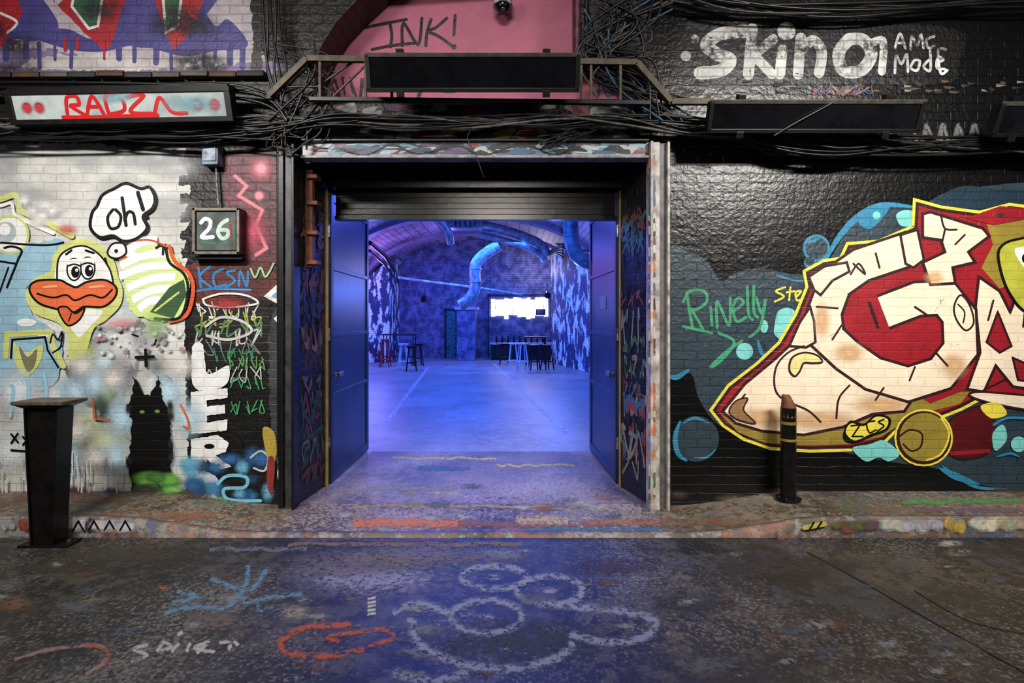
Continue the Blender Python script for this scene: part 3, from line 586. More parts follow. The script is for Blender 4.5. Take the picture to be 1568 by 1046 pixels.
# arrow topped T
C=[(1412,328),(1424,325),(1504,350),(1514,362),(1482,386),(1492,402),(1458,410),(1462,434),(1424,436),(1412,402),(1446,386),(1440,368),(1412,364)]
p.outl(C,4.6,BR,CR,smooth=False)
p.outl([(1460,470),(1470,452),(1484,468),(1490,494),(1478,506),(1464,490)],3,BR,CR); p.stroke([(1466,466),(1476,478),(1474,494)],2.5,BR)
for (u,v,rx,ry) in ((1460,560,26,26),(1300,540,30,20),(1258,490,16,36),(1430,425,20,14)): p.disc((u,v),rx,TN,ry,soft=True)
for P in ([(1250,470),(1282,472)],[(1274,520),(1288,498)],[(1306,404),(1324,420),(1314,404),(1302,420)],[(1230,530),(1206,540),(1188,562),(1186,594),(1200,612),(1236,628),(1256,646)],[(1300,590),(1284,610),(1280,640)],[(1440,330),(1446,350),(1464,352)],[(1446,352),(1442,370)],[(1392,582),(1400,562)],[(1450,560),(1432,540)],[(1504,598),(1540,580)],[(1340,388),(1346,410)],[(1340,612),(1352,594)],[(1520,460),(1512,490)],[(1570,480),(1600,486)],[(1575,510),(1640,520)],[(1476,360),(1462,374)],[(1400,470),(1418,482)],[(1128,620),(1140,604)]): p.stroke(P,3.0,BR)
p.outl([(1208,566),(1212,548),(1230,540),(1250,544),(1258,554),(1244,556),(1230,556),(1224,568),(1216,576)],3,BR,paint((236,226,150),.4,.3))
p.outl([(1116,630),(1128,642),(1156,648),(1138,628),(1144,610),(1126,614)],2.4,BR,paint((150,110,70),.4,.3))
p.outl([(1530,380),(1560,366),(1640,360),(1640,480),(1575,480),(1545,450),(1530,410)],4,K,paint((186,186,66),.4,.3)); p.fill([(1552,384),(1568,378),(1600,380),(1600,412),(1570,412)],W2); p.disc((1572,396),9,K)
p.fill([(1478,334),(1530,316),(1600,322),(1600,330),(1520,345)],MR,smooth=False); p.disc((1530,330),6,paint((60,40,30)),4)
CH2=[(1484,606),(1500,600),(1580,606),(1750,620),(1750,650),(1600,632),(1520,618)]
p.outl(CH2,3.4,BR,CR)
p.outl([(1450,650),(1470,632),(1506,622),(1522,650),(1514,690),(1476,702),(1452,690)],3.5,BR,paint((84,14,20),.4,.4)); p.stroke([(1456,694),(1512,690)],6,MR); p.fill([(1500,622),(1526,616),(1540,634),(1516,640)],YL)
p.disc((1413,670),45,YL,44); p.disc((1413,670),42,BR,41); p.disc((1414,669),38,OL,37); p.stroke([(1376,668),(1392,658),(1410,664),(1408,684),(1394,690),(1382,680)],3,BR); p.stroke([(1440,640),(1452,664),(1440,694),(1418,704)],3,YL)
p.fill([(1290,664),(1300,644),(1322,648),(1340,634),(1362,640),(1358,658),(1334,668),(1310,678),(1294,676)],K); p.fill([(1294,662),(1302,648),(1322,652),(1340,638),(1358,642),(1354,656),(1332,664),(1308,674)],YL)
p.stroke([(1302,652),(1316,650),(1304,668),(1320,668)],2.6,K,smooth=False); p.stroke([(1338,644),(1326,648),(1330,662),(1340,658)],2.6,K); p.stroke([(1352,642),(1344,646),(1352,652),(1342,660)],2.6,K)
p.fill([(1304,686),(1330,680),(1352,674),(1376,694),(1360,706),(1344,700),(1324,706)],MT); p.fill([(1436,716),(1460,722),(1500,742),(1460,734)],BL); p.fill([(1518,664),(1534,650),(1540,672),(1522,690)],MT); p.disc((1558,680),12,MT); p.stroke([(1440,712),(1490,744),(1540,748)],5,BL,taper=True); p.stroke([(1520,650),(1540,640),(1568,640)],4,BL); p.stroke([(1522,700),(1545,694),(1560,700)],4,BL,taper=True)
for i in range(28): p.disc((random.uniform(1030,1750),random.uniform(752,775)),random.uniform(16,34),spray(random.choice([(70,60,52),(50,46,44),(90,80,66)]),1.0,.7),9,soft=True)
p.done()

# upper right lettering
p=Paint('graffiti_white_tag',wallmap(D))
p.fill([(1048,40),(1090,36),(1200,30),(1260,38),(1460,44),(1468,100),(1440,128),(1240,130),(1050,128)],paint((6,6,7),.4,.7),rough=2)
WT=paint((214,214,210),.5,.9,.35)
p.stroke([(1142,48),(1104,52),(1082,68),(1096,82),(1118,92),(1104,108),(1072,112)],20,WT)
p.stroke([(1152,44),(1146,114)],17,WT,smooth=False); p.stroke([(1184,60),(1154,84),(1182,114)],15,WT,smooth=False)
p.stroke([(1198,76),(1194,114)],16,WT,smooth=False); p.disc((1204,48),14,WT); p.stroke([(1222,114),(1226,58)],16,WT,smooth=False); p.stroke([(1224,80),(1244,62),(1258,80),(1254,112)],16,WT)
p.stroke([(1300,60),(1284,82),(1292,108),(1318,108),(1334,84),(1322,62),(1300,60)],19,WT); p.stroke([(1334,66),(1352,64),(1350,110)],12,WT)
p.disc((1050,86),8,WT); p.disc((1064,60),7,WT)
for P in ([(1370,74),(1378,52),(1386,74)],[(1374,66),(1384,66)],[(1394,76),(1396,56),(1404,70),(1410,54),(1414,74)],[(1430,56),(1418,62),(1422,74),(1430,70)],[(1370,112),(1372,86),(1380,98),(1388,84),(1390,110)],[(1400,92),(1394,104),(1404,108),(1408,94),(1400,92)],[(1424,78),(1424,108),(1414,102),(1422,92)],[(1434,96),(1444,92),(1436,88),(1434,104),(1446,106)],[(1448,76),(1436,78),(1440,112),(1450,108)]): p.stroke(P,4.0,WT)
for i in range(26): 
    u=random.uniform(1060,1350); v=random.uniform(45,118); p.fill([(u,v),(u+random.uniform(2,7),v+1),(u+random.uniform(2,6),v+random.uniform(1,4))],paint((20,18,18),.6,.6),smooth=False)
for i in range(12): p.disc((1060+i*34,80+random.uniform(-20,20)),42,spray((10,10,10),.45,3.0,22),30,soft=True)
for i in range(46): 
    u=random.uniform(1030,1560); v=random.uniform(122,140); p.fill([(u,v),(u+random.uniform(4,18),v+2),(u+random.uniform(4,10),v+random.uniform(3,6)),(u,v+4)],paint(random.choice([(90,64,40),(130,124,110),(30,27,26),(60,54,46),(30,27,26)]),.7,.8),smooth=False)
for i in range(8): p.scrib(1240+i*6,132,1300+i*6,146,paint(random.choice([(150,135,110),(50,80,130),(130,50,40)]),.5,.3),1.6,3,seed=i)
for k,u in enumerate(range(1395,1560,24)): p.stroke([(u,188+(k%2)*6),(u+12,226),(u+22,192),(u+20,232)],8,spray((100,100,100),1.2,1.4),smooth=(k%2==0),soft=True)
p.done()
# INK tag
p=Paint('graffiti_ink_tag',wallmap(4.98))
for P in ([(560,42),(590,36),(622,30)],[(597,36),(600,54),(598,72)],[(570,76),(600,70),(636,66)],[(616,70),(618,36),(640,68),(646,28)],[(660,30),(654,50),(652,70)],[(684,28),(668,42),(656,48),(672,56),(692,70)],[(697,24),(696,40),(695,54)]): p.stroke(P,4.8,K,taper=False)
p.disc((695,72),4,K)
for P in ([(640,152),(650,135),(690,140),(720,130)],[(930,60),(938,100)],[(955,56),(950,80),(968,90)]): p.stroke(P,6,K)
p.scrib(905,120,990,150,paint((40,90,120)),3,6,seed=11); p.scrib(480,118,560,150,paint((40,30,40)),3,6,seed=12)
p.done()

# ------------------------------------------------------------ ground paint
def gmap(u,v,off):
    z=-0.06; 
    for _ in range(4):
        Y=(CH-z)*F/(v-HY); x=(u-CX)/F*Y; z=gz(x,Y)
        if Y>4.6: z=gz(x,min(Y,4.9999)) if Y<5 else 0
    return Vector((x,Y,z+0.0025+off))
p=Paint('graffiti_road_chalk',gmap,0.000008,0.0)
pp=Paint('pavement_paint_marks',gmap,0.000008,0.0)
def ell(cx,cy,rx,ry,w,m,a0=0,a1=360): p.stroke([(cx+rx*math.cos(math.radians(a)),cy+ry*math.sin(math.radians(a))) for a in range(a0,a1+1,20)],w,m,soft=True)
cw=chalk((126,132,156),1.3,3.0,.65); cb=chalk((90,128,148),1.5,2.6,.65); co=chalk((160,76,44),1.6,2.8,.7); cg=chalk((160,160,155),2.0,2,.8)
for (u,v,rx,ry,c) in ((570,885,150,38,(120,118,146)),(540,865,110,24,(96,88,96)),(760,850,60,12,(110,118,140)),(700,870,40,10,(60,84,124)),(330,950,60,20,(90,80,72)),(450,938,30,18,(126,118,110)),(120,930,60,14,(76,80,84)),(1060,925,70,20,(40,40,44)),(800,985,200,50,(40,44,60)),(1480,990,60,16,(76,70,62)),(1270,955,40,8,(90,58,36)),(940,870,80,16,(50,40,64)),(20,925,40,16,(100,72,50)),(650,965,40,12,(90,94,106)),(640,1000,40,14,(86,92,108)),(1080,1020,60,24,(76,76,78)),(250,900,10,4,(190,90,40)),(200,850,160,24,(54,48,40)),(620,855,220,22,(94,88,98)),(100,870,110,14,(48,44,38)),(1200,870,160,24,(50,44,38))): p.disc((u,v),rx,chalk(c,1.4,2.2,.8),ry,soft=True)
for u,v,rx,ry in ((757,885,50,17),(842,905,50,22),(745,945,55,25)):
    ell(u,v,rx,ry,15,cw); p.disc((u,v),16,cw,7,soft=True)
p.stroke([(630,945),(640,985),(700,1015),(780,1025),(850,1010),(880,985)],20,cw,soft=True); p.stroke([(810,920),(880,930),(940,935),(1000,950),(990,975),(930,985),(870,970)],18,cw,soft=True)
p.stroke([(600,940),(640,925),(690,940)],16,cw,soft=True); p.stroke([(600,1030),(660,1045),(720,1030)],20,cw,soft=True)
for a in ([(380,865),(375,900),(345,935)],[(320,885),(380,905),(410,870)],[(345,935),(300,930),(250,940)],[(270,905),(300,915),(262,925)],[(370,925),(420,915),(465,910)],[(395,920),(400,935),(430,930)],[(350,915),(380,918)]): p.stroke(a,11,cb,soft=True)
for a in ([(228,988),(205,995),(225,1005),(200,1015)],[(240,1000),(250,985),(262,992),(245,998)],[(262,1000),(275,985)],[(285,1000),(292,985)],[(272,975),(280,968)],[(300,1002),(318,985),(298,993),(330,1000)],[(335,985),(352,985),(350,998)],[(358,982),(365,990)]): p.stroke(a,8,cg,soft=True)
p.stroke([(540,958),(470,962),(432,982),(440,1000),(500,1006),(560,995)],13,co,soft=True); p.stroke([(520,985),(500,975),(540,970),(590,965),(600,980),(560,990)],10,co,soft=True)
p.stroke([(20,1012),(80,995),(150,990),(165,1010),(130,1035)],9,chalk((140,112,106),1.6,2,.7),soft=True); p.stroke([(130,985),(165,1000),(160,1020)],7,chalk((150,70,50),1.6,2,.7),soft=True)
for i in range(5): p.stroke([(562,918+i*6),(576,916+i*6)],6,cg,soft=True)
for (u0,u1,v,c,w) in ((540,710,801,(176,104,72),20),(700,940,803,(120,80,78),12),(790,870,797,(165,145,120),18),(800,1010,812,(60,96,120),10),(440,800,834,(100,86,76),10),(320,470,842,(84,92,100),10),(540,940,776,(150,130,76),5),(600,760,702,(190,176,106),5),(760,880,713,(190,176,106),5),(900,1010,800,(150,96,70),10),(460,700,826,(76,62,88),10),(1010,1200,800,(110,90,72),14),(1380,1560,768,(80,130,74),12),(1400,1560,782,(100,74,96),10),(150,330,790,(130,90,66),16),(20,200,765,(104,80,66),16),(560,700,748,(120,120,128),10),(640,720,718,(60,100,130),8)):
    n=14; (p if v>820 else pp).stroke([(u0+(u1-u0)*i/n,v+random.uniform(-2,2)) for i in range(n+1)],w,chalk(c,1.6,2.6),soft=True)
for i in range(90):
    u=random.uniform(0,1568); v=random.uniform(840,1040); c=random.choice([(96,94,88),(100,94,82),(70,76,86),(90,58,42),(120,120,118)])
    r=random.uniform(8,34); p.disc((u,v),r,chalk(c,1.1,3.4,.7),r*random.uniform(.25,.4),soft=True,n=12)
for i in range(110):
    u=random.uniform(0,1568); v=random.uniform(745,806); c=random.choice([(130,126,118),(134,120,102),(86,94,104),(126,76,54),(64,78,100),(156,154,150)]); r=random.uniform(6,26)
    if 500<u<940 or v>785 : pp.disc((u,v),r,chalk(c,1.1,3.0,.75),r*.28,soft=True,n=12)
crk=paint((8,8,8),.6,0,.2)
p.stroke([(1236,846),(1300,880),(1392,932),(1450,965),(1568,1030)],2.0,crk); p.stroke([(1400,905),(1480,950),(1568,972)],1.4,crk)
p.done(); pp.done(pav)
p=Paint('kerb_paint',lambda u,v,off: Vector(((u-CX)/F*(YK-.075),YK-.0735-off,CH-(v-HY)/F*(YK-.075))))
for (u0,u1,c) in ((1345,1400,(190,190,185)),(1400,1440,(170,176,180)),(1450,1475,(190,160,80)),(1490,1530,(210,205,195)),(1532,1568,(180,170,150)),(1285,1340,(110,90,70)),(1568,1640,(180,180,175)),(-60,-10,(150,150,145)),(0,20,(170,170,165)),(30,46,(150,70,60)),(104,130,(200,200,198)),(132,144,(60,60,60)),(146,200,(205,205,200))):
    for k in range(5):
        m_=spray(tuple(min(255,x+random.randint(-20,10)) for x in c),2.4,1.2,20); uu=u0+(u1-u0)*(k+.5)/5; p.disc((uu,random.uniform(800,808)),(u1-u0)*.36,m_,random.uniform(10,14),soft=True)
for i in range(4): p.stroke([(112+i*24,812),(120+i*24,798),(128+i*24,812)],3,K,smooth=False)
p.stroke([(1232,808),(1262,802)],8,paint((200,190,90)),smooth=False); p.stroke([(1240,810),(1246,800)],3,K,smooth=False); p.stroke([(1252,808),(1258,799)],3,K,smooth=False)
p.done(kerb)

# ------------------------------------------------------------ fixtures
steel=metal('galv_rusty_channel',(88,80,62),.55,.3,.9,10,(36,28,22))
def beam(b,p0,p1,w,h,mat):
    p0=Vector(p0);p1=Vector(p1);t=(p1-p0).normalized(); up=Vector((0,-1,0)); s=t.cross(up).normalized()
    a=[p0+s*w/2+up*h/2,p0-s*w/2+up*h/2,p0-s*w/2-up*h/2,p0+s*w/2-up*h/2]; c=[q+(p1-p0) for q in a]; b.hexa(a+c,mat)
b=MB('cable_support_frame'); Yf=4.36
pts=[(412,147),(470,90),(975,96),(1028,156),(1090,156)]
for i in range(4): beam(b,W(*pts[i],Yf),W(*pts[i+1],Yf),.05,.04,steel)
beam(b,W(474,152,Yf),W(995,158,Yf),.035,.04,blk)
for u in (490,560,600,890,905,950): beam(b,W(u,92,Yf),W(u,156,Yf),.022,.02,steel)
for (u0,v0,u1,v1) in ((476,140,540,95),(890,110,915,150),(560,100,510,148)): beam(b,W(u0,v0,Yf+.05),W(u1,v1,Yf+.05),.016,.016,steel)
for u,v in ((470,92),(1028,156),(412,147),(975,96)): b.hexa([W(u-4,v+4,Yf),W(u+4,v+4,Yf),W(u+4,v+4,D),W(u-4,v+4,D),W(u-4,v-4,Yf),W(u+4,v-4,Yf),W(u+4,v-4,D),W(u-4,v-4,D)],steel)
b.done(.003)
glass=metal('lamp_glass_dark',(14,15,18),.15,0,.3,4)
def floodlight(name,u0,u1,v0,v1,Y,tilt=18,edge=(70,66,58)):
    b=MB(name); a=W(u0,v1,Y);c=W(u1,v0,Y); ctr=(a+c)/2; wx=c.x-a.x; hz=c.z-a.z; R=Matrix.Rotation(math.radians(tilt),3,'X')
    b.box(ctr,(wx,.10,hz),blk,R)
    def part(x0,x1,y0,y1,z0,z1,m): b.box(ctr+R@Vector(((x0+x1)/2,(y0+y1)/2,(z0+z1)/2)),(x1-x0,y1-y0,z1-z0),m,R)
    part(-wx/2-.015,wx/2+.015,-.065,-.05,hz/2-.02,hz/2+.012,metal('lamp_trim',edge,.5,.3,.8)); part(-wx/2-.015,wx/2+.015,-.065,-.05,-hz/2-.012,-hz/2+.02,blk)
    part(-wx/2-.015,-wx/2+.02,-.065,-.05,-hz/2,hz/2,blk); part(wx/2-.02,wx/2+.015,-.065,-.05,-hz/2,hz/2,blk)
    part(-wx/2+.02,wx/2-.02,-.056,-.05,-hz/2+.02,hz/2-.02,glass)
    for s in (-.35,.35): part(wx*s-.03,wx*s+.03,-.01,.05,hz/2,hz/2+.05,blk); part(wx*s-.02,wx*s+.02,.05,.12,-.02,.02,blk); part(wx*s-.03,wx*s+.03,-.075,-.05,-hz/2-.05,-hz/2,blk)
    return b.done(.004)
floodlight('strip_floodlight',566,884,88,138,4.22); floodlight('strip_floodlight',1084,1402,157,200,4.24,tilt=22); floodlight('strip_floodlight',1520,1700,160,206,4.24,tilt=22)
b=MB('lightbox_sign'); c0=W(192,163,4.34); R=Matrix.Rotation(math.radians(14),3,'X')@Matrix.Rotation(math.radians(-1),3,'Y')
sw=1.80; sh=.30; b.box(c0,(sw,.12,sh),blk,R)
def sp(x0,x1,y0,y1,z0,z1,m): b.box(c0+R@Vector(((x0+x1)/2,(y0+y1)/2,(z0+z1)/2)),(x1-x0,y1-y0,z1-z0),m,R)
face=metal('sign_face_acrylic',(176,186,184),.35,0,.8,4,(120,136,138),.02)
sp(-.87,.87,-.068,-.058,-.10,.09,face)
for x0,x1,z0,z1 in ((-.92,.92,.09,.13),(-.92,.92,-.14,-.10),(-.92,-.87,-.1,.09),(.87,.92,-.1,.09)): sp(x0,x1,-.08,-.055,z0,z1,metal('sign_frame',(26,24,23),.4,.3,.6))
sg=b.done(.003)
def smap(u,v,off): return c0+R@Vector((u/100,-.0685-off,v/100))
p=Paint('lettering',smap); RR=paint((190,24,28),.35,.05,.1)
for P in ([(-44,-6),(-42,6),(-34,7),(-33,1),(-40,0),(-30,-7)],[(-28,-7),(-21,7),(-14,-7)],[(-26,-1),(-16,-1)],[(-10,-7),(-10,7),(2,5),(3,-4),(-10,-7)],[(7,6),(21,7),(8,-5),(26,-7)],[(28,-6),(34,5),(42,-6),(54,-7)],[(-48,-8.5),(-20,-8.8),(30,-8.2)]): p.stroke(P,3.0,RR)
for u in (-76,-66,64,78): p.disc((u,0),3,paint((120,30,36)),3); p.disc((u,-1),6,spray((170,40,50),2,.3),6,soft=True)
p.disc((0,6),20,spray((110,160,174),1,.4),6,soft=True); p.disc((60,0),30,spray((110,160,174),.8,.4),9,soft=True); p.done(sg)
b=MB('cctv_dome_camera'); c=W(770,8,4.84); wh=metal('cctv_white',(200,200,205),.4,0,.2)
b.tube([c+Vector((0,.135,.06)),c+Vector((0,.0,.06))],.03,wh,12); b.box(c+Vector((0,.12,.06)),(.12,.02,.14),wh); b.tube([c+Vector((0,0,.0)),c+Vector((0,0,.09))],.085,wh,24); b.tube([c+Vector((0,0,-.012)),c+Vector((0,0,.0))],.09,wh,24)
b.sphere(c+Vector((0,0,-.01)),.07,glass,sz=1.0,v0=math.pi/2,nv=8); b.sphere(c+Vector((0,-.03,-.05)),.028,metal('lens',(120,120,130),.1,.5,.2)); b.done(.003)
b=MB('house_number_sign'); x0,x1,z0,z1=X(296,4.5),X(368,4.5),Z(397,4.5),Z(319,4.5)
bz=metal('number_sign_box',(50,48,48),.4,.3,.7); b.bb(x0,x1,4.5,4.598,z0+.04,z1,bz)
for a in ((x0,x1,z1-.025,z1),(x0,x1,z0+.04,z0+.065),(x0,x0+.025,z0+.04,z1),(x1-.025,x1,z0+.04,z1)): b.bb(a[0],a[1],4.48,4.5,a[2],a[3],metal('number_sign_trim',(130,124,112),.4,.3,.8,14,(80,74,62)))
b.bb(x0+.035,x1-.035,4.49,4.5,z0+.075,z1-.035,metal('number_face',(92,106,102),.3,.0,.9,9,(48,52,54)))
b.bb(x0-.02,x1,4.52,4.598,z0,z0+.03,blk); ns=b.done(.004)
p=Paint('digits',wallmap(4.489)); 
p.stroke([(308,341),(314,335),(322,339),(320,350),(309,363),(326,363)],6,W2); p.stroke([(348,337),(338,344),(334,356),(340,365),(348,362),(348,353),(336,352)],6,paint((200,225,215),.4,.1)); p.stroke([(352,338),(354,362)],3,paint((150,40,40))); p.stroke([(308,371),(330,372)],2.5,paint((60,140,100)));p.done(ns)
jb=metal('junction_box_blue',(112,134,158),.4,0,.5,6)
b=MB('junction_box'); b.bb(X(319),X(343),4.5,4.598,Z(257),Z(226),jb); b.bb(X(321),X(341),4.49,4.5,Z(252),Z(231),metal('junction_lid',(140,160,180),.4,0,.5)); b.tube([W(331,255,4.56),W(333,290,4.56),W(335,314,4.56)],.01,metal('conduit_grey',(150,150,150),.4,.2)); b.tube([W(331,228,4.56),W(330,205,4.56)],.01,blk); b.done(.004)
b=MB('electrical_conduit'); b.tube([W(426,228,4.57),W(426,400,4.57),W(427,700,4.57)],.014,blk); b.done()
bs=metal('bollard_black_steel',(26,24,24),.35,.4,.5,8,(13,12,12)); bt=metal('bollard_top',(110,96,84),.5,.4,.9,12,(40,34,30))
b=MB('bollard'); cx,cy=-3.42,3.87; z0=-.06
def fr(b,cx,cy,w0,d0,z0,w1,d1,z1,m): b.hexa([(cx-w0/2,cy-d0/2,z0),(cx+w0/2,cy-d0/2,z0),(cx+w0/2,cy+d0/2,z0),(cx-w0/2,cy+d0/2,z0),(cx-w1/2,cy-d1/2,z1),(cx+w1/2,cy-d1/2,z1),(cx+w1/2,cy+d1/2,z1),(cx-w1/2,cy+d1/2,z1)],m)
fr(b,cx,cy,.36,.14,z0,.36,.14,z0+.018,bs); fr(b,cx,cy,.155,.12,z0+.018,.235,.14,.955,bs); fr(b,cx,cy,.25,.16,.955,.36,.22,.985,bs); fr(b,cx,cy,.37,.23,.985,.37,.23,1.01,bt)
for s in (-1,1):
    b.tube([(cx+.14*s,cy,z0+.018),(cx+.14*s,cy,z0+.035)],.014,bt,6)
    b.hexa([(cx+s*.078-.006,cy-.075,z0+.018),(cx+s*.078+.006,cy-.075,z0+.018),(cx+s*.078+.006,cy-.06,z0+.018),(cx+s*.078-.006,cy-.06,z0+.018),(cx+s*.118-.006,cy-.085,.955),(cx+s*.118+.006,cy-.085,.955),(cx+s*.118+.006,cy-.07,.955),(cx+s*.118-.006,cy-.07,.955)],bs)
b.done(.003)
b=MB('guard_post'); c=W(1207,700,4.42); zz=gz(c.x,4.42); b.tube([(c.x,4.42,zz),(c.x,4.42,.86)],.062,bs,16); b.tube([(c.x,4.42,.58),(c.x,4.42,.60)],.065,yel,16); b.tube([(c.x,4.42,.72),(c.x,4.42,.745)],.065,yel,16)
b.tube([(c.x,4.42,.78),(c.x,4.42,.87),(c.x-.02,4.42,.95),(c.x-.05,4.42,.965)],[.063,.058,.035,.01],rust,12); b.tube([(c.x,4.42,zz),(c.x,4.42,zz+.02)],.10,bs,16)
for a in range(6): b.sphere((c.x+.075*math.cos(a),4.42+.075*math.sin(a),zz+.02),.014,bs,nu=8,nv=6)
b.done()
# cables
cm=metal('cable_black_rubber',(12,12,13),.4,0,.3); cm2=metal('cable_grey',(40,40,42),.4,0,.4); cm3=metal('cable_blue',(36,80,110),.4,0,.3); cm4=metal('cable_white',(90,88,84),.4,0,.4)
b=MB('cable_bundle')
def cable(P,r,mat,Y=None):
    Q=spl([(q[0],q[1]) for q in P],False,6); n=len(Q); Y0=Y or random.uniform(4.40,4.45); ph=random.uniform(0,6)
    b.tube([W(q.x,q.y,Y0+.025*math.sin(ph+i*.15)) for i,q in enumerate(Q)],r,mat,6,cap=False)
R=random.Random(3)
for i in range(28):
    v0=R.uniform(172,206); P=[(-300,v0+R.uniform(-8,8))]
    for u in range(-150,1750,110):
        if u<460: base_v=194+ (u/460)*-4
        elif u<1010: base_v=182+5*math.sin((u-460)/550*math.pi)
        else: base_v=188+min(34,(u-1010)*.09)
        P.append((u,base_v+R.uniform(-15,15)*(0.7 if 480<u<980 else 1.0)))
    cable(P,R.choice([.004,.006,.008,.011]),R.choice([cm,cm,cm,cm2,cm2,cm4]))
for i in range(9):
    v=R.uniform(126,142); cable([(-200,v),(100,v+R.uniform(-4,4)),(300,v+R.uniform(-6,6)),(400,v+R.uniform(0,20)),(440,180+R.uniform(-10,10))],R.choice([.008,.014]),cm)
for i in range(14):
    cable([(470+R.uniform(-60,20),R.uniform(60,160)) ,(490+R.uniform(-20,30),R.uniform(90,150)),(470+R.uniform(-60,40),R.uniform(150,215)),(430+R.uniform(-20,40),R.uniform(170,230)),(440+R.uniform(-10,30),R.uniform(190,240))],R.choice([.006,.009]),R.choice([cm,cm2]))
for i in range(30):
    cable([(R.uniform(885,1040),R.uniform(-20,20)),(R.uniform(890,1000),R.uniform(20,80)),(R.uniform(890,960),R.uniform(60,110)),(R.uniform(880,1000),R.uniform(90,140)),(R.uniform(980,1060),R.uniform(150,190))],R.choice([.006,.008,.011]),R.choice([cm,cm,cm,cm2,cm3,cm4]))
for i in range(7):
    cable([(1000,R.uniform(-40,20)),(1120,R.uniform(-5,25)),(1300,R.uniform(0,30)),(1568,R.uniform(-10,20)),(1700,0)],R.choice([.008,.012]),R.choice([cm,cm2]))
for i in range(8):
    cable([(1100+R.uniform(0,60),R.uniform(190,215)),(1180,R.uniform(215,240)),(1280,R.uniform(225,248)),(1420,R.uniform(215,240)),(1600,R.uniform(222,236))],R.choice([.006,.009]),cm)
for i in range(6):
    cable([(-40,R.uniform(200,214)),(120,R.uniform(205,216)),(300,R.uniform(200,220)),(420,R.uniform(190,215))],.008,cm)
cable([(722,198),(716,212),(728,236),(736,258),(741,272)],.004,cm2,4.42); cable([(1185,208),(1215,190),(1270,160),(1318,132)],.007,cm2,4.16)
for i in range(8): cable([(860+R.uniform(-20,60),R.uniform(195,215)),(840+R.uniform(-20,20),R.uniform(205,230)),(880,R.uniform(190,210))],.005,cm)
for i in range(5): cable([(400+i*6,-60),(404+i*6,40),(410+i*6+R.uniform(-8,8),110),(430,R.uniform(150,180))],.012,cm)
b.done()
b=MB('arch_edge_pipe'); b.tube([W(884,-60,4.56),W(884,88,4.56)],.03,metal('pipe_pink',(110,60,76),.5,.1,.6)); b.tube([W(896,-60,4.55),W(900,88,4.55)],.02,blk); b.done()

# ------------------------------------------------------------ interior objects
dmtl=metal('duct_galvanised',(176,176,182),.4,.25,.4,5,(120,120,132)); 
def pip(b,P,r,mat,seg=14):
    b.tube([W(*q) for q in P],r,mat,seg)
def dsm(P,n=6):
    out=[];k=len(P);V=[Vector(q) for q in P]
    for i in range(k-1):
        a,b_,c,d=V[max(i-1,0)],V[i],V[i+1],V[min(i+2,k-1)]
        for j in range(n):
            t=j/n; out.append(0.5*((2*b_)+(c-a)*t+(2*a-5*b_+4*c-d)*t*t+(3*b_-a-3*c+d)*t*t*t))
    return out+[V[-1]]
b=MB('ventilation_duct')
pip(b,dsm([(735,346,17),(760,350,17.2),(800,362,17.6),(826,374,18),(838,390,18.2)]),.17,dmtl,18)
pip(b,dsm([(735,360,17),(765,366,17.2),(800,376,17.6),(822,386,18),(834,398,18.2)]),.10,dmtl,18)
pip(b,dsm([(764,376,17.8),(744,388,17.8),(730,402,17.8),(727,420,17.8),(728,436,17.8),(724,450,17.8),(714,462,17.8),(704,468,17.8)]),.19,dmtl,18)
for q in ((728,412,17.8),(728,432,17.8)): 
    c=W(*q); b.tube([c+Vector((0,0,-.02)),c+Vector((0,0,.02))],.22,dmtl,18)
c=W(714,344,16.5); b.box(c,(1.0,.6,.3),dmtl); b.box(c+Vector((-.62,0,.05)),(.25,.5,.4),dmtl)
for k in range(5): b.box(c+Vector((-.3+k*.15,-.31,0)),(.03,.03,.24),blk)
pip(b,[(610,425,19),(660,432,19),(740,442,19),(800,452,19)],.05,dmtl)
pip(b,dsm([(670,332,14),(680,345,14.3),(688,358,14.6),(690,372,15)]),.11,dmtl)
b.done()
b=MB('ventilation_duct'); pip(b,dsm([(874,318,13),(874,350,13),(877,376,13),(889,396,13),(914,404,13)]),.19,dmtl,18); 
for v in (330,362): c=W(874,v,13); b.tube([c+Vector((0,0,-.02)),c+Vector((0,0,.02))],.215,dmtl,18)
b.done()
b=MB('cable_tray'); pip(b,[(566,372,15),(590,392,17),(604,415,18.6)],.07,blk,8); pip(b,[(566,384,15),(588,404,17),(602,424,18.6)],.04,blk,8)
b.done()
b=MB('cable_tray')
for i in range(5): pip(b,[(840,386+i*3,18),(852,380+i*2,16.5),(862,374+i*5,15)],.03,blk,6)
b.done()
b=MB('brick_pier'); b.bb(X(700,20.6),X(728,20.6),20.4,21.2,0,2.0,bm); b.bb(X(697,20.6),X(732,20.6),20.35,21.25,2.0,2.12,vm); b.done()
b=MB('exit_doorway'); b.bb(X(684,22),X(699,22),21.95,22.04,0,2.0,metal('doorway_teal_light',(20,120,130),.5,0,.4)); b.bb(X(681,22),X(684,22),21.9,22.04,0,2.05,blk); b.bb(X(698,22),X(701,22),21.9,22.04,0,2.05,blk); b.bb(X(681,22),X(701,22),21.9,22.04,2.0,2.08,blk); b.done()  # teal light in the doorway is put into its base colour
m,n_,l_,pb=base('wall_glow')
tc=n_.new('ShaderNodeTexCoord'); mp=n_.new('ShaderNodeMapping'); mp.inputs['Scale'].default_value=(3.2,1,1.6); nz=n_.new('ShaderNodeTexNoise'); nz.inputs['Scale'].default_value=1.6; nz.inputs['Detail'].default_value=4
l_.new(tc.outputs['Object'],mp.inputs[0]); l_.new(mp.outputs[0],nz.inputs['Vector'])
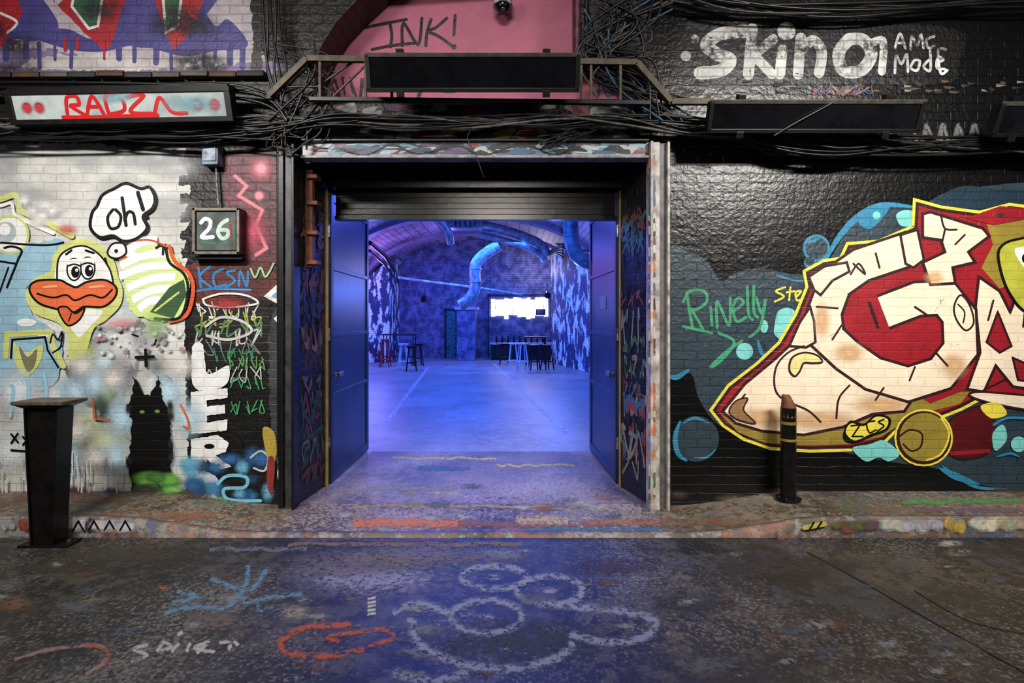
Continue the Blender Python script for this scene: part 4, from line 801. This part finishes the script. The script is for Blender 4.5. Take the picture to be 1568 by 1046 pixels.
cr=n_.new('ShaderNodeValToRGB'); cr.color_ramp.elements[0].position=.34; cr.color_ramp.elements[1].position=.52; cr.color_ramp.elements[0].color=(.34,.30,.85,1); cr.color_ramp.elements[1].color=(1,.93,1,1)
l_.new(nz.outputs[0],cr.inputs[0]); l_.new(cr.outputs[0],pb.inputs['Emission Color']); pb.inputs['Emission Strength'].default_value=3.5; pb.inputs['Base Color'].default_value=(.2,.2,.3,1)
b=MB('back_wall_glow'); RW=random.Random(5)  # emissive bars stand in for the soft glow on the back wall
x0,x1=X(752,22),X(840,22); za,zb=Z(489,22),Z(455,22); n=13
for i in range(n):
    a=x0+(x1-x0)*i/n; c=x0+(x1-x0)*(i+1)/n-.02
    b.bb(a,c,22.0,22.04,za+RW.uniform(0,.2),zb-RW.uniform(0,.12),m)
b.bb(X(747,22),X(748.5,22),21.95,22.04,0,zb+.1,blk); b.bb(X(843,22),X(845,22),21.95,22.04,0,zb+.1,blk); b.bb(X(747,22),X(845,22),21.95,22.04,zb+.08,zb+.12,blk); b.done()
b=MB('wall_television'); c=W(828,478,20.6); b.box(c,(.38,.08,.24),blk); b.box(c+Vector((0,.25,0)),(.1,.5,.1),blk); b.box(c+Vector((0,-.042,0)),(.34,.01,.2),glass); b.done(.01)
dark=metal('bar_dark_wood',(26,26,34),.4,.1,.4)
b=MB('bar_counter'); b.bb(X(752,21),X(845,21),20.9,21.5,.0,.62,dark); b.bb(X(750,21),X(847,21),20.8,21.55,.62,.68,metal('bar_top_pale',(190,190,205),.35,0,.3))
for i in range(6): b.bb(X(756+i*15,21),X(758+i*15,21),20.87,20.9,.05,.6,blk)
for i in range(9): b.tube([(X(760+i*9,21),21.2,.68),(X(760+i*9,21),21.2,.86),(X(760+i*9,21),21.2,.95)],[.04,.04,.015],glass,8)
b.done()
def stool(u,v,mat,h=.76,rot=0):
    c=G(u,v); b=MB('bar_stool'); b.tube([c+Vector((0,0,h-.035)),c+Vector((0,0,h))],.17,mat,20); b.tube([c+Vector((0,0,h-.06)),c+Vector((0,0,h-.035))],.13,mat,16)
    for k in range(4):
        a=rot+math.pi/4+k*math.pi/2; d=Vector((math.cos(a),math.sin(a),0)); b.tube([c+d*.11+Vector((0,0,h-.04)),c+d*.22],.022,mat,8)
    b.tube([c+Vector((math.cos(t)*.18,math.sin(t)*.18,.26)) for t in [2*math.pi*i/20 for i in range(21)]],.014,mat,8,cap=False); b.done()
stm=metal('stool_pale_blue',(225,232,250),.35,.0,.2,14,(190,200,225)); std=metal('stool_black',(20,20,26),.35,.3,.3); strd=metal('stool_red',(220,40,60),.4,.0,.3)
stool(590,562,strd,.95); stool(618,566,stm,.84); stool(640,560,std,.76,.4); stool(630,568,std,.78,.2)
stool(786,564,stm,.84); stool(800,566,stm,.86,.3); stool(818,566,std,.8,.2); stool(838,566,std,.8,.5); stool(772,558,std,.75)
def table(u,v,w,h=1.08):
    c=G(u,v); b=MB('bar_table'); b.box(c+Vector((0,0,h-.02)),(w,.6,.05),dark)
    for sx in (-1,1):
        for sy in (-1,1): b.tube([c+Vector((sx*(w/2-.06),sy*.24,0)),c+Vector((sx*(w/2-.06),sy*.24,h-.04))],.022,blk,8)
        b.box(c+Vector((sx*(w/2-.06),0,.25)),(.03,.46,.03),blk)
    b.box(c+Vector((0,0,.25)),(w-.12,.03,.03),blk); b.done(.004)
table(612,556,1.2); table(820,558,.8,1.0)
b=MB('stage_spotlight')
for (u,v,Y) in ((612,398,18.5),(650,455,20.5),(838,448,18)):
    c=W(u,v,Y); b.tube([c,c+Vector((.0,-.28,-.12))],[.08,.11],blk,14); b.tube([c,c+Vector((0,0,.35))],.012,blk,6)
b.done()

# ------------------------------------------------------------ lights
def area(name,loc,target,size,sy,power,col,spread=None):
    L=bpy.data.lights.new(name,'AREA'); L.shape='RECTANGLE'; L.size=size; L.size_y=sy; L.energy=power; L.color=col
    if spread: L.spread=math.radians(spread)
    o=bpy.data.objects.new(name,L); sc.collection.objects.link(o); o.location=loc
    o.rotation_euler=(Vector(target)-Vector(loc)).to_track_quat('-Z','Y').to_euler(); return o
def point(name,loc,power,col,r=.1):
    L=bpy.data.lights.new(name,'POINT'); L.energy=power; L.color=col; L.shadow_soft_size=r
    o=bpy.data.objects.new(name,L); sc.collection.objects.link(o); o.location=loc; return o
WC=(1.0,.95,.89)
area('offscreen_lamp',(-3.4,1.0,4.4),(-3.0,4.6,1.3),1.5,.3,118,WC,115)
area('offscreen_lamp',(3.4,1.0,4.4),(3.3,4.6,1.3),1.5,.3,150,WC,112)
area('offscreen_lamp',(-0.3,1.6,5.2),(-0.3,4.9,4.0),1.2,.3,22,(1,.95,.92),110)
area('offscreen_lamp',(-0.3,0.2,3.6),(-0.4,5.0,0.0),1.2,.3,36,(1,.9,.8),70)  # added fill lamp, brightens the door ramp
BLUE=(.012,.14,1.0)
area('interior_wash_lamp',(-1.4,10.5,4.5),(-1.4,10.8,0),4,4,430,BLUE)
area('interior_wash_lamp',(-1.4,17.5,4.2),(-1.4,18,0),4,3,560,(.025,.15,1))
area('interior_wash_lamp',(-0.4,7.0,3.2),(-0.4,6.4,0),1.5,1.0,70,(.10,.14,1.0))
point('pink_uplight',(-4.7,17.8,3.2),90,(.75,.28,1)); point('violet_uplight',(-2.2,18.4,3.9),30,(.35,.18,1)); point('white_uplight',(0.9,20.6,3.6),80,(.8,.7,1)); point('blue_side_lamp',(1.2,14.2,2.4),170,(.12,.22,1)); point('blue_side_lamp',(-4.4,16.5,2.2),150,(.12,.22,1))
w=bpy.data.worlds.new('tunnel_ambient'); sc.world=w; w.use_nodes=True; w.node_tree.nodes['Background'].inputs[0].default_value=(.9,.93,1,1); w.node_tree.nodes['Background'].inputs[1].default_value=.04
# ------------------------------------------------------------ camera
cd=bpy.data.cameras.new('camera'); cd.sensor_width=36; cd.lens=36*F/1568; cd.shift_y=-(523-HY)/1568; cd.clip_end=100
co_=bpy.data.objects.new('camera',cd); sc.collection.objects.link(co_); co_.location=(0,0,CH); co_.rotation_euler=(math.pi/2,0,0); sc.camera=co_
